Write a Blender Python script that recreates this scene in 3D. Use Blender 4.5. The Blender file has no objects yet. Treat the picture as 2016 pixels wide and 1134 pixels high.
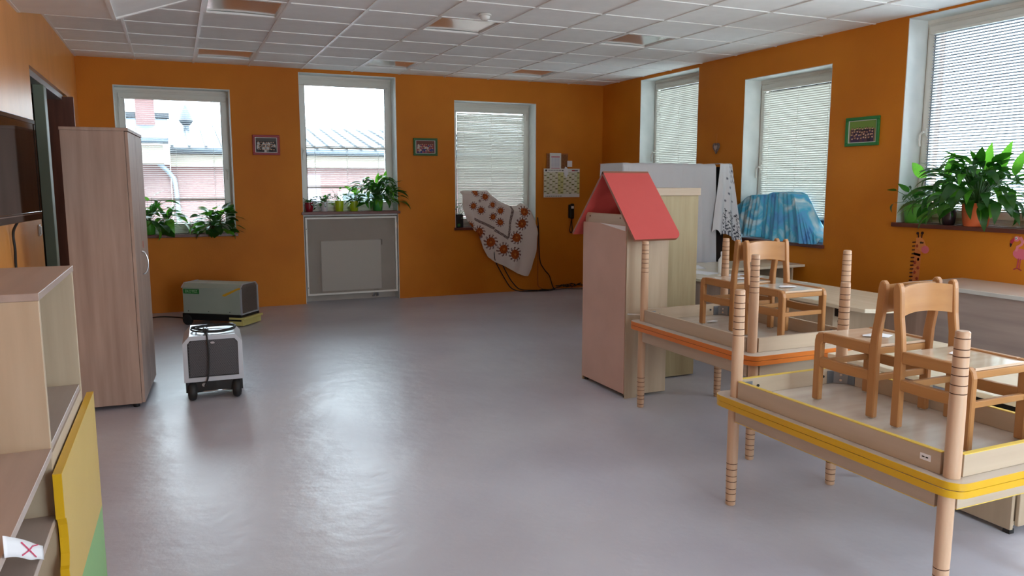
import bpy, bmesh, math, random
from mathutils import Vector, Matrix, Euler
PI = math.pi
sc = bpy.context.scene
COL = sc.collection
R = math.radians
random.seed(7)
RW = 6.54      # right wall x
RH = 2.848     # ceiling z
YB = -11.6     # rear wall y

# ------------------------------------------------------------ camera, sky, exposure
cam_d = bpy.data.cameras.new('camera'); cam = bpy.data.objects.new('camera', cam_d); COL.objects.link(cam)
cam.location = (0.906, -9.7013, 1.4864)
cam.rotation_euler = (1.43574, 0.0007, -0.4111)
cam_d.sensor_width = 36.0; cam_d.lens = 1514.85/2016*36; cam_d.clip_start = 0.05; cam_d.clip_end = 500
sc.camera = cam
w = bpy.data.worlds.new('overcast_sky'); sc.world = w; w.use_nodes = True
nt = w.node_tree; nt.nodes.clear()
wo = nt.nodes.new('ShaderNodeOutputWorld'); bg = nt.nodes.new('ShaderNodeBackground')
tc = nt.nodes.new('ShaderNodeTexCoord'); sp = nt.nodes.new('ShaderNodeSeparateXYZ')
mr = nt.nodes.new('ShaderNodeMapRange'); mr.inputs['From Min'].default_value = 0; mr.inputs['From Max'].default_value = 1
mr.inputs['To Min'].default_value = 1.0; mr.inputs['To Max'].default_value = 2.4
nt.links.new(tc.outputs['Generated'], sp.inputs[0]); nt.links.new(sp.outputs['Z'], mr.inputs['Value'])
bg.inputs['Color'].default_value = (0.80, 0.92, 1.0, 1)
SKY = 6.9
ml = nt.nodes.new('ShaderNodeMath'); ml.operation = 'MULTIPLY'; ml.inputs[1].default_value = SKY
nt.links.new(mr.outputs[0], ml.inputs[0]); nt.links.new(ml.outputs[0], bg.inputs['Strength']); nt.links.new(bg.outputs[0], wo.inputs[0])
sc.view_settings.view_transform = 'Standard'; sc.view_settings.look = 'None'
sc.view_settings.gamma = 1; sc.view_settings.use_curve_mapping = False
sc.view_settings.exposure = 0.54
sc.cycles.max_bounces = 10; sc.cycles.diffuse_bounces = 6; sc.cycles.transparent_max_bounces = 24
sc.cycles.glossy_bounces = 4; sc.cycles.sample_clamp_indirect = 6
def area(name, loc, rot, sx, sy, portal=True, e=0, color=(1, 1, 1)):
    d = bpy.data.lights.new(name, 'AREA'); d.shape = 'RECTANGLE'; d.size = sx; d.size_y = sy; d.energy = e; d.color = color
    o = bpy.data.objects.new(name, d); COL.objects.link(o); o.location = loc; o.rotation_euler = rot
    if portal: d.cycles.is_portal = True
    return o

# fill lamps added inside the unseen openings behind the camera to brighten the room
FILL_TINT = (0.93, 0.97, 1.0)
area('fill_lamp_rear', (3.3, YB+.02, 1.45), (R(90), 0, 0), 1.7, 2.3, False, 14, FILL_TINT)
area('fill_lamp_right_a', (RW-.02, -7.575, 1.75), (R(90), 0, R(90)), 1.15, 1.6, False, 26, FILL_TINT)
area('fill_lamp_right_b', (RW-.02, -9.79, 1.8), (R(90), 0, R(90)), 1.55, 1.7, False, 18, FILL_TINT)

# ------------------------------------------------------------ materials
def lin(c):
    return tuple(((x/255)/12.92 if x/255 <= .04045 else ((x/255+.055)/1.055)**2.4) for x in c)
def M(name, rgb, rough=.5, spec=.5, metal=0, emit=None):
    m = bpy.data.materials.new(name); m.use_nodes = True; b = m.node_tree.nodes['Principled BSDF']
    b.inputs['Base Color'].default_value = (*lin(rgb), 1); b.inputs['Roughness'].default_value = rough
    b.inputs['Metallic'].default_value = metal; b.inputs['Specular IOR Level'].default_value = spec
    return m
def noisy(name, rgb1, rgb2, scale=(1, 1, 1), nscale=4, rough=.5, bump=0, detail=4, spec=.5, r2=None, lo=.35, hi=.65, bscale=None, metal=0):
    """two colours mixed by a noise that can be stretched along an axis (grain, plaster, cloth)"""
    m = M(name, rgb1, rough, spec, metal); t = m.node_tree; b = t.nodes['Principled BSDF']
    c = t.nodes.new('ShaderNodeTexCoord'); mp = t.nodes.new('ShaderNodeMapping'); mp.inputs['Scale'].default_value = scale
    n = t.nodes.new('ShaderNodeTexNoise'); n.inputs['Scale'].default_value = nscale; n.inputs['Detail'].default_value = detail
    cr = t.nodes.new('ShaderNodeValToRGB'); cr.color_ramp.elements[0].position = lo; cr.color_ramp.elements[1].position = hi
    cr.color_ramp.elements[0].color = (*lin(rgb1), 1); cr.color_ramp.elements[1].color = (*lin(rgb2), 1)
    t.links.new(c.outputs['Object'], mp.inputs[0]); t.links.new(mp.outputs[0], n.inputs['Vector'])
    t.links.new(n.outputs['Fac'], cr.inputs[0]); t.links.new(cr.outputs[0], b.inputs['Base Color'])
    if bump:
        bp = t.nodes.new('ShaderNodeBump'); bp.inputs['Strength'].default_value = bump; bp.inputs['Distance'].default_value = .01
        n2 = t.nodes.new('ShaderNodeTexNoise'); n2.inputs['Scale'].default_value = bscale or nscale; n2.inputs['Detail'].default_value = 5
        t.links.new(mp.outputs[0], n2.inputs['Vector']); t.links.new(n2.outputs['Fac'], bp.inputs['Height']); t.links.new(bp.outputs[0], b.inputs['Normal'])
    if r2 is not None:
        rr = t.nodes.new('ShaderNodeMapRange'); rr.inputs['To Min'].default_value = rough; rr.inputs['To Max'].default_value = r2
        t.links.new(n.outputs['Fac'], rr.inputs['Value']); t.links.new(rr.outputs[0], b.inputs['Roughness'])
    return m
def grain(name, a, b, axis='z', rough=.4, s=1.0, spec=.5):
    k = {'x': (.7, 9, 9), 'y': (9, .7, 9), 'z': (9, 9, .7)}[axis]
    return noisy(name, a, b, tuple(q*s for q in k), 2.6, rough, .05, 6, spec=spec, lo=.3, hi=.72)
def translucent(name, rgb, tr=.4, rough=.5, rgb_t=None, rgb2=None, nscale=20):
    m = M(name, rgb, rough); t = m.node_tree; b = t.nodes['Principled BSDF']; o = t.nodes['Material Output']
    tr_ = t.nodes.new('ShaderNodeBsdfTranslucent'); tr_.inputs['Color'].default_value = (*lin(rgb_t or rgb), 1)
    mx = t.nodes.new('ShaderNodeMixShader'); mx.inputs[0].default_value = tr
    t.links.new(b.outputs[0], mx.inputs[1]); t.links.new(tr_.outputs[0], mx.inputs[2]); t.links.new(mx.outputs[0], o.inputs['Surface'])
    if rgb2:
        c = t.nodes.new('ShaderNodeTexCoord'); n = t.nodes.new('ShaderNodeTexNoise'); n.inputs['Scale'].default_value = nscale
        cr = t.nodes.new('ShaderNodeValToRGB'); cr.color_ramp.elements[0].color = (*lin(rgb), 1); cr.color_ramp.elements[1].color = (*lin(rgb2), 1)
        cr.color_ramp.elements[0].position = .35; cr.color_ramp.elements[1].position = .65
        t.links.new(c.outputs['Object'], n.inputs['Vector']); t.links.new(n.outputs['Fac'], cr.inputs[0]); t.links.new(cr.outputs[0], b.inputs['Base Color'])
    return m
def printed(name, rough=.6, spec=.3, tr=0):
    m = M(name, (255, 255, 255), rough, spec); t = m.node_tree
    a = t.nodes.new('ShaderNodeVertexColor'); a.layer_name = 'Col'
    t.links.new(a.outputs[0], t.nodes['Principled BSDF'].inputs['Base Color'])
    return m
def glass_mat(name, tint=(.96, .99, 1), refl=.06):
    m = bpy.data.materials.new(name); m.use_nodes = True; t = m.node_tree; t.nodes.clear()
    o = t.nodes.new('ShaderNodeOutputMaterial'); a = t.nodes.new('ShaderNodeBsdfTransparent'); a.inputs[0].default_value = (*tint, 1)
    g = t.nodes.new('ShaderNodeBsdfGlossy'); g.inputs['Roughness'].default_value = .02
    f = t.nodes.new('ShaderNodeFresnel'); f.inputs['IOR'].default_value = 1.45
    mx = t.nodes.new('ShaderNodeMixShader'); t.links.new(f.outputs[0], mx.inputs[0]); t.links.new(a.outputs[0], mx.inputs[1]); t.links.new(g.outputs[0], mx.inputs[2])
    t.links.new(mx.outputs[0], o.inputs[0]); return m
def mesh_mat(name, rgb, alpha):
    m = bpy.data.materials.new(name); m.use_nodes = True; t = m.node_tree; t.nodes.clear()
    o = t.nodes.new('ShaderNodeOutputMaterial'); a = t.nodes.new('ShaderNodeBsdfTransparent')
    d = t.nodes.new('ShaderNodeBsdfDiffuse'); d.inputs[0].default_value = (*lin(rgb), 1)
    mx = t.nodes.new('ShaderNodeMixShader'); mx.inputs[0].default_value = alpha
    t.links.new(a.outputs[0], mx.inputs[1]); t.links.new(d.outputs[0], mx.inputs[2]); t.links.new(mx.outputs[0], o.inputs[0]); return m

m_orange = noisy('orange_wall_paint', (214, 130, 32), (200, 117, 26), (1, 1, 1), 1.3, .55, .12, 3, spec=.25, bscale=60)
m_orange_l = noisy('orange_wall_paint_glossy_lit', (232, 158, 82), (222, 148, 74), (2, 2, .6), 2.0, .38, .10, 4, spec=.4, bscale=30)  # glossier, and lightened: the light on the left wall is in the colour
m_white_plaster = noisy('white_reveal_plaster', (232, 236, 234), (222, 228, 226), nscale=5, rough=.7, bump=.05)
m_tile = noisy('ceiling_tile_mineral', (246, 245, 243), (241, 240, 238), nscale=6, rough=.85, bump=.12, bscale=300, spec=.1)
m_tee = M('white_ceiling_tee', (240, 240, 238), .35)
m_pvc = M('white_pvc', (226, 224, 216), .35)
m_seal = M('black_seal', (45, 45, 45), .6)
m_glass = glass_mat('window_glass')
m_slat_o = M('shaded_blind_slat', (150, 156, 164), .6)  # greyed copy for window 6: shade of the backlit undersides put into the colour
m_slat_w = M('white_blind_slat', (226, 230, 232), .5)
m_slat_c = translucent('closed_blind_slat', (206, 205, 197), .045)
m_sill = grain('mahogany_sill', (118, 62, 48), (92, 44, 36), 'x', .35)
m_sill_y = grain('mahogany_sill_side', (118, 62, 48), (92, 44, 36), 'y', .35)
m_maple = grain('maple_board', (188, 170, 146), (174, 155, 130), 'z', .45)
m_maple_x = grain('maple_board_along_x', (194, 178, 156), (182, 164, 141), 'x', .42)
m_maple_y = grain('maple_board_along_y', (194, 178, 158), (182, 164, 143), 'y', .42)
m_maple_g = grain('greenish_maple_board', (178, 166, 130), (160, 146, 110), 'z', .5)
m_cream_top = grain('cream_laminate_top', (226, 218, 196), (216, 206, 182), 'y', .22)
m_oak = grain('brown_oak_laminate', (172, 148, 134), (146, 122, 110), 'z', .45, .8)
m_oak_top = grain('taupe_oak_top', (178, 162, 152), (158, 142, 134), 'y', .35, .8)
m_hard = noisy('pinkish_hardboard', (206, 170, 154), (196, 160, 144), nscale=3, rough=.55)
m_beech = grain('beech_wood', (184, 134, 84), (166, 116, 68), 'z', .38)
m_beech_x = grain('beech_wood_across', (186, 138, 86), (168, 118, 70), 'x', .38)
m_beech_y = grain('beech_wood_along', (184, 134, 82), (166, 116, 66), 'y', .38)
m_leg = grain('turned_beech_leg', (206, 172, 142), (192, 156, 126), 'z', .45)
m_groove = M('burnt_groove', (84, 48, 32), .8)
m_seatlam = noisy('seat_laminate', (222, 200, 176), (212, 188, 164), (1, 8, 1), 3, .10, spec=.8)
m_under = noisy('table_underside_laminate', (200, 190, 178), (188, 176, 164), (1, 6, 1), 2, .25, spec=.6)
m_yel = M('yellow_edge', (214, 168, 16), .4); m_yel_p = noisy('yellow_panel', (196, 166, 92), (190, 160, 86), nscale=2, rough=.5)
m_yel_s = M('yellow_apron_edge', (226, 196, 84), .45)
m_grn_p = M('green_panel', (126, 168, 108), .5)
m_org_e = M('orange_edge', (214, 120, 42), .4)
m_red = noisy('red_roof_board', (204, 84, 80), (198, 78, 74), nscale=3, rough=.5)
m_metal = M('zinc_bracket', (150, 158, 168), .4, metal=.9)
m_chrome = M('chrome', (210, 212, 215), .18, metal=1)
m_black = M('black_plastic', (16, 16, 18), .35)
m_rubber = M('black_rubber', (30, 30, 31), .6)
m_dark = M('recess_shade_black', (28, 24, 22), .8)
m_screen = M('tv_screen', (6, 7, 9), .06, spec=.8)
m_paper = M('white_paper', (235, 236, 240), .7)
m_white = M('white_enamel', (228, 226, 220), .35)
m_greybox = noisy('grey_painted_steel', (172, 182, 168), (164, 174, 160), nscale=3, rough=.4)
m_silver = noisy('silver_painted_steel', (196, 200, 206), (186, 190, 198), nscale=3, rough=.32, metal=.3)
m_soil = noisy('potting_soil', (52, 38, 30), (30, 22, 18), nscale=40, rough=.95)
m_leafd = translucent('dark_green_leaf', (30, 74, 28), .30, .32, (80, 170, 36), (18, 50, 20), 9)
m_leafl = translucent('light_green_leaf', (86, 160, 50), .4, .35, (130, 215, 60), (60, 130, 40), 9)
m_leafg = translucent('grey_green_leaf', (72, 96, 70), .25, .4, (110, 160, 90), (48, 66, 48), 9)
m_leafp = translucent('pale_variegated_leaf', (220, 190, 170), .3, .4)
m_stem = M('plant_stem', (70, 120, 50), .5)
m_clothw = translucent('white_cotton_cloth', (218, 218, 222), .12, .85)
m_photo = printed('photo_print', .45, .2)
m_print = printed('paper_print', .7, .2)
m_clothprint = printed('printed_cotton', .9, .1)
# floor: pale lilac-grey screed with cloudy patches and a soft sheen
m_floor = noisy('grey_screed', (200, 202, 212), (184, 184, 196), (1, 1, 1), 1.1, .26, 0, 6, spec=.7, r2=.44)
_t = m_floor.node_tree; _b = _t.nodes['Principled BSDF']
_c = _t.nodes.new('ShaderNodeTexCoord'); _w = _t.nodes.new('ShaderNodeTexWave'); _w.wave_type = 'RINGS'; _w.rings_direction = 'Z'
_mp = _t.nodes.new('ShaderNodeMapping'); _mp.inputs['Location'].default_value = (-3.0, 3.4, 0); _w.inputs['Scale'].default_value = .8
_w.inputs['Distortion'].default_value = 3; _w.inputs['Detail'].default_value = 3; _w.inputs['Detail Scale'].default_value = .8
_n = _t.nodes.new('ShaderNodeTexNoise'); _n.inputs['Scale'].default_value = 9; _n.inputs['Detail'].default_value = 6
_mx = _t.nodes.new('ShaderNodeMath'); _mx.operation = 'MULTIPLY_ADD'; _mx.inputs[1].default_value = .25
_bp = _t.nodes.new('ShaderNodeBump'); _bp.inputs['Strength'].default_value = .35; _bp.inputs['Distance'].default_value = .012
_t.links.new(_c.outputs['Object'], _mp.inputs[0]); _t.links.new(_mp.outputs[0], _w.inputs['Vector']); _t.links.new(_c.outputs['Object'], _n.inputs['Vector'])
_t.links.new(_w.outputs['Fac'], _mx.inputs[0]); _t.links.new(_n.outputs['Fac'], _mx.inputs[2]); _t.links.new(_mx.outputs[0], _bp.inputs['Height']); _t.links.new(_bp.outputs[0], _b.inputs['Normal'])
# tie-dyed blue cloth
m_blue = bpy.data.materials.new('tie_dye_cloth'); m_blue.use_nodes = True
_t = m_blue.node_tree; _b = _t.nodes['Principled BSDF']; _b.inputs['Roughness'].default_value = .7
_c = _t.nodes.new('ShaderNodeTexCoord'); _n = _t.nodes.new('ShaderNodeTexNoise'); _n.inputs['Scale'].default_value = 4.2; _n.inputs['Detail'].default_value = 3; _n.inputs['Distortion'].default_value = 1.2
_cr = _t.nodes.new('ShaderNodeValToRGB'); _e = _cr.color_ramp.elements
_e[0].position = .25; _e[0].color = (*lin((58, 120, 200)), 1); _e[1].position = .72; _e[1].color = (*lin((232, 244, 248)), 1)
for p_, c_ in ((.40, (100, 172, 226)), (.50, (84, 190, 226)), (.60, (170, 214, 234))):
    q_ = _e.new(p_); q_.color = (*lin(c_), 1)
_t.links.new(_c.outputs['Object'], _n.inputs['Vector']); _t.links.new(_n.outputs['Fac'], _cr.inputs[0]); _t.links.new(_cr.outputs[0], _b.inputs['Base Color'])

# ------------------------------------------------------------ mesh builder
class MB:
    def __init__(s): s.v = []; s.f = []; s.m = []; s.c = None
    def add(s, vs, fs, mi=0):
        o = len(s.v); s.v += [tuple(v) for v in vs]; s.f += [tuple(i+o for i in f) for f in fs]; s.m += [mi]*len(fs); return s
    def box(s, a, b, mi=0):
        x0, y0, z0 = (min(p, q) for p, q in zip(a, b)); x1, y1, z1 = (max(p, q) for p, q in zip(a, b))
        return s.add([(x0, y0, z0), (x1, y0, z0), (x1, y1, z0), (x0, y1, z0), (x0, y0, z1), (x1, y0, z1), (x1, y1, z1), (x0, y1, z1)],
                     [(0, 3, 2, 1), (4, 5, 6, 7), (0, 1, 5, 4), (1, 2, 6, 5), (2, 3, 7, 6), (3, 0, 4, 7)], mi)
    def hexa(s, p, mi=0):   # 8 points, bottom four then top four, anticlockwise
        return s.add(p, [(0, 3, 2, 1), (4, 5, 6, 7), (0, 1, 5, 4), (1, 2, 6, 5), (2, 3, 7, 6), (3, 0, 4, 7)], mi)
    def prism(s, poly, a, b, ax='z', mi=0):
        n = len(poly)
        def P(p, h): return {'z': (p[0], p[1], h), 'y': (p[0], h, p[1]), 'x': (h, p[0], p[1])}[ax]
        vs = [P(p, a) for p in poly]+[P(p, b) for p in poly]
        return s.add(vs, [tuple(range(n))[::-1], tuple(range(n, 2*n))]+[(i, (i+1) % n, n+(i+1) % n, n+i) for i in range(n)], mi)
    def tube(s, pts, r, n=8, mi=0, cap=True):
        pts = [Vector(p) for p in pts]; o = len(s.v); rs = r if hasattr(r, '__len__') else [r]*len(pts); up = Vector((.13, .31, .94)).normalized()
        for i, p in enumerate(pts):
            d = (pts[min(i+1, len(pts)-1)]-pts[max(i-1, 0)]).normalized()
            a = d.cross(up)
            if a.length < .05: a = d.cross(Vector((1, 0, 0)))
            a.normalize(); b = d.cross(a)
            for k in range(n):
                q = p+(a*math.cos(2*PI*k/n)+b*math.sin(2*PI*k/n))*rs[i]; s.v.append(tuple(q))
        for i in range(len(pts)-1):
            for k in range(n):
                s.f.append((o+i*n+k, o+i*n+(k+1) % n, o+(i+1)*n+(k+1) % n, o+(i+1)*n+k)); s.m.append(mi)
        if cap:
            s.f.append(tuple(o+k for k in range(n))[::-1]); s.m.append(mi); s.f.append(tuple(o+(len(pts)-1)*n+k for k in range(n))); s.m.append(mi)
        return s
    def lathe(s, prof, c=(0, 0, 0), n=20, mi=None, cap=True, ax='z'):
        o = len(s.v)
        for r, z in prof:
            for k in range(n):
                a = 2*PI*k/n; x, y = r*math.cos(a), r*math.sin(a)
                s.v.append({'z': (c[0]+x, c[1]+y, c[2]+z), 'x': (c[0]+z, c[1]+x, c[2]+y), 'y': (c[0]+x, c[1]+z, c[2]+y)}[ax])
        for i in range(len(prof)-1):
            for k in range(n):
                s.f.append((o+i*n+k, o+i*n+(k+1) % n, o+(i+1)*n+(k+1) % n, o+(i+1)*n+k)); s.m.append(mi[i] if mi else 0)
        if cap:
            s.f.append(tuple(o+k for k in range(n))[::-1]); s.m.append(mi[0] if mi else 0)
            s.f.append(tuple(o+(len(prof)-1)*n+k for k in range(n))); s.m.append(mi[-1] if mi else 0)
        return s
    def grid(s, fn, nu, nv, mi=0, two=0):
        o = len(s.v)
        for j in range(nv+1):
            for i in range(nu+1): s.v.append(tuple(fn(i/nu, j/nv)))
        for j in range(nv):
            for i in range(nu):
                a = o+j*(nu+1)+i; s.f.append((a, a+1, a+nu+2, a+nu+1)); s.m.append(mi)
        return s
def mesh_of(mb, name, mats, smooth=False, bevel=0, solid=0, off=(0, 0, 0), cols=None):
    me = bpy.data.meshes.new(name); ox, oy, oz = off
    me.from_pydata([(x-ox, y-oy, z-oz) for x, y, z in mb.v], [], mb.f)
    mats = mats if isinstance(mats, (list, tuple)) else [mats]
    for m in mats: me.materials.append(m)
    me.polygons.foreach_set('material_index', mb.m)
    if cols:
        at = me.color_attributes.new('Col', 'FLOAT_COLOR', 'POINT')
        flat = []
        for c in cols: flat += [*lin(c), 1]
        at.data.foreach_set('color', flat)
    if bevel:
        bm = bmesh.new(); bm.from_mesh(me); bmesh.ops.recalc_face_normals(bm, faces=bm.faces)
        es = [e for e in bm.edges if len(e.link_faces) == 2 and e.calc_face_angle(0) > 1.0]
        bmesh.ops.bevel(bm, geom=es, offset=bevel, segments=1, affect='EDGES', profile=.5, clamp_overlap=True); bm.to_mesh(me); bm.free()
    elif not cols:
        bm = bmesh.new(); bm.from_mesh(me); bmesh.ops.recalc_face_normals(bm, faces=bm.faces); bm.to_mesh(me); bm.free()
    if smooth:
        me.polygons.foreach_set('use_smooth', [True]*len(me.polygons))
        if smooth == 2:
            try: me.set_sharp_from_angle(angle=R(40))
            except Exception: pass
    me.update(); return me
def wloc(o):
    v = Vector((0, 0, 0))
    while o: v += o.location; o = o.parent
    return v
def part(name, mb, mats, parent, smooth=False, bevel=0, w=False, label=None, cols=None, kind=None, solid=0):
    """a mesh child of parent; w=True: the vertices are given in world coordinates"""
    me = mesh_of(mb, name, mats, smooth, bevel, off=wloc(parent) if w else (0, 0, 0), cols=cols)
    o = bpy.data.objects.new(name, me); COL.objects.link(o); o.parent = parent
    if label: o['label'] = label
    if kind: o['kind'] = kind
    if solid:
        md = o.modifiers.new('thickness', 'SOLIDIFY'); md.thickness = solid; md.offset = 0
    return o
def thing(name, label, cat, loc=(0, 0, 0), rz=0, group=None, rot=None):
    o = bpy.data.objects.new(name, None); COL.objects.link(o); o.location = loc
    o.rotation_euler = rot or (0, 0, rz); o.empty_display_size = .1
    o['label'] = label; o['category'] = cat
    if group: o['group'] = group
    return o
def single(name, mb, mats, label, cat, smooth=False, bevel=0, group=None, cols=None, solid=0, kind=None):
    """a thing that is one mesh; vertices in world coordinates, origin at the middle of its base"""
    xs, ys, zs = zip(*mb.v); off = ((min(xs)+max(xs))/2, (min(ys)+max(ys))/2, min(zs))
    me = mesh_of(mb, name, mats, smooth, bevel, off=off, cols=cols)
    o = bpy.data.objects.new(name, me); COL.objects.link(o); o.location = off
    if label: o['label'] = label
    if cat: o['category'] = cat
    if group: o['group'] = group
    if kind: o['kind'] = kind
    if solid:
        md = o.modifiers.new('thickness', 'SOLIDIFY'); md.thickness = solid; md.offset = 0
    return o
def struct(name, loc=(0, 0, 0)):
    o = bpy.data.objects.new(name, None); COL.objects.link(o); o.location = loc; o['kind'] = 'structure'; o.empty_display_size = .1; return o
def smesh(name, mb, mats, smooth=False, bevel=0): return single(name, mb, mats, None, None, smooth, bevel, kind='structure')
def inst(name, me, parent, loc=(0, 0, 0), rot=(0, 0, 0), sc_=(1, 1, 1)):
    o = bpy.data.objects.new(name, me); COL.objects.link(o); o.parent = parent; o.location = loc; o.rotation_euler = rot; o.scale = sc_; return o
def copy_tree(o, parent=None):
    c = o.copy(); COL.objects.link(c); c.parent = parent
    for ch in list(o.children): copy_tree(ch, c)
    return c
def spline(pts, n=8):
    P = [Vector(p) for p in pts]; P = [P[0]]+P+[P[-1]]; out = []
    for i in range(1, len(P)-2):
        for k in range(n):
            t = k/n; a, b, c, d = P[i-1:i+3]
            out.append(.5*((2*b)+(c-a)*t+(2*a-5*b+4*c-d)*t*t+(3*b-a-3*c+d)*t**3))
    return out+[P[-2]]
def rrect(x0, y0, x1, y1, r, n=5):
    out = []
    for cx, cy, a0 in ((x1-r, y1-r, 0), (x0+r, y1-r, 90), (x0+r, y0+r, 180), (x1-r, y0+r, 270)):
        for k in range(n+1): a = R(a0+90*k/n); out.append((cx+r*math.cos(a), cy+r*math.sin(a)))
    return out

# ------------------------------------------------------------ room shell
WT = .45     # outer walls are thick, the windows sit in the middle
XL = -.25
smesh('floor', MB().box((-1.6, YB-.3, -.12), (RW+WT, WT, 0)), m_floor)
# windows: (u0, u1, z0 sill top, z1) ; u = x on the back wall, u = -y on the right wall
WB = [(.348, 1.560, .905, 2.567), (2.343, 3.537, 1.140, 2.810), (4.314, 5.495, .905, 2.562)]
WR = [(.966, 2.187, 1.13, 2.813), (2.983, 4.182, .905, 2.581), (4.975, 6.175, 1.155, 2.833), (6.975, 8.175, .905, 2.58), (8.975, 10.6, .905, 2.7)]
def wall_with_holes(lo, hi, holes, fn):
    mb = MB(); u = lo
    for (a, b, z0, z1, zb) in holes:
        fn(mb, u, a, 0, RH+.05); 
        if zb > 0: fn(mb, a, b, 0, zb)
        fn(mb, a, b, z1, RH+.05); u = b
    fn(mb, u, hi, 0, RH+.05); return mb
def fback(mb, a, b, z0, z1): mb.box((a, 0, z0), (b, .22, z1), 0); mb.box((a, .22, z0), (b, WT, z1), 1)
def fright(mb, a, b, z0, z1): mb.box((RW, -a, z0), (RW+.22, -b, z1), 0); mb.box((RW+.22, -a, z0), (RW+WT, -b, z1), 1)
m_ext = noisy('salmon_render', (176, 140, 120), (168, 130, 112), nscale=6, rough=.9)
hb = [(a, b, z0, z1, z0-.035 if i != 1 else 0) for i, (a, b, z0, z1) in enumerate(WB)]
smesh('wall_back', wall_with_holes(XL, RW+WT, hb, fback), [m_orange, m_ext])
smesh('wall_right', wall_with_holes(0, -YB, [(a, b, z0, z1, z0-.035) for a, b, z0, z1 in WR], fright), [m_orange, m_ext])
DY0, DY1, DZ = -3.10, -.93, 2.335
mb = MB(); mb.box((XL, DY1, 0), (0, 0, RH+.05)); mb.box((XL, DY0, DZ), (0, DY1, RH+.05)); mb.box((XL, YB, 0), (0, DY0, RH+.05))
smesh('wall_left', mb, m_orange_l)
# rear wall, unseen: its glazed door is added to let in light
mb = MB(); mb.box((XL, YB-.3, 0), (2.4, YB, RH+.05)); mb.box((4.2, YB-.3, 0), (RW+WT, YB, RH+.05)); mb.box((2.4, YB-.3, 2.65), (4.2, YB, RH+.05))
smesh('wall_rear', mb, m_orange)
# closet behind the doorway
mb = MB(); mb.box((-1.6, DY0-.6, 0), (-1.5, DY1+.6, 2.6)); mb.box((-1.5, DY0-.6, 0), (XL, DY0-.5, 2.6)); mb.box((-1.5, DY1+.5, 0), (XL, DY1+.6, 2.6)); mb.box((-1.6, DY0-.6, 2.6), (XL, DY1+.6, 2.7))
smesh('wall_closet', mb, M('dim_closet_paint', (120, 100, 70), .8))

# ceiling: slab, lay-in tiles one by one, white tees
ceil = smesh('ceiling', MB().box((-1.6, YB-.3, RH+.20), (RW+WT, WT, RH+.32)), m_tile)
XG = [0]+[.586+.6*i for i in range(10)]+[RW]; YG = [0]
y = .434
while y < -YB: YG.append(y); y += .6
YG.append(-YB)
LIGHT = {(2, 1), (5, 1), (8, 1), (2, 5), (5, 5), (8, 5)}
tile_mesh = {}
for i in range(len(XG)-1):
    for j in range(len(YG)-1):
        if (i, j) in LIGHT or (i < 2 and j >= 6): continue
        dx, dy = round(XG[i+1]-XG[i], 3), round(YG[j+1]-YG[j], 3)
        if (dx, dy) not in tile_mesh: tile_mesh[(dx, dy)] = mesh_of(MB().box((0, -dy, 0), (dx, 0, .018)), 'ceiling_tile', m_tile)
        z = RH+.003+random.uniform(0, .0015)
        inst('ceiling_tile', tile_mesh[(dx, dy)], ceil, Vector((XG[i], -YG[j], z))-ceil.location, (random.uniform(-.002, .002), random.uniform(-.002, .002), 0))
YD = 3.434
for i, x in enumerate(XG[1:-1], 1):
    y1 = YD if i < 2 else -YB
    part('main_tee', MB().box((x-.012, -y1, RH-.004), (x+.012, 0, RH+.004)), m_tee, ceil, w=True)
for j, yy in enumerate(YG[1:-1], 1):
    x0 = 1.186 if yy > YD+.01 else 0
    part('cross_tee', MB().box((x0, -yy-.011, RH-.003), (RW, -yy+.011, RH+.0035)), m_tee, ceil, w=True)
# dropped strip along the left wall with a sloping flank
ZD = 2.635
part('dropped_panel', MB().box((0, YB, ZD), (.574, -YD, ZD+.018)), m_tile, ceil, w=True)
mb = MB(); mb.hexa([(.586, YB, ZD+.004), (1.186, YB, RH), (1.186, -YD, RH), (.586, -YD, ZD+.004), (.586, YB, ZD+.03), (1.186, YB, RH+.03), (1.186, -YD, RH+.03), (.586, -YD, ZD+.03)])
part('sloping_panel', mb, m_tile, ceil, w=True)
mb = MB(); mb.prism([(0, ZD), (.586, ZD), (1.186, RH), (1.186, RH+.05), (0, RH+.05)], -YD, -YD+.018, 'y')
part('bulkhead_end', mb, m_tile, ceil, w=True)
part('corner_angle', MB().box((.570, YB, ZD-.006), (.600, -YD+.01, ZD+.012)), m_tee, ceil, w=True)
part('corner_angle', MB().prism([(.586, ZD-.006), (1.186, RH-.006), (1.186, RH+.006), (.586, ZD+.006)], -YD-.02, -YD+.012, 'y'), m_tee, ceil, w=True)
part('wall_angle', MB().box((0, YB, ZD-.004), (.02, -YD+.01, ZD)), m_tee, ceil, w=True)
part('wall_angle', MB().box((0, -YD, RH-.003), (.02, 0, RH+.001)), m_tee, ceil, w=True)
m_refl = M('louvre_reflector', (222, 220, 216), .16, metal=.62)
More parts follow.
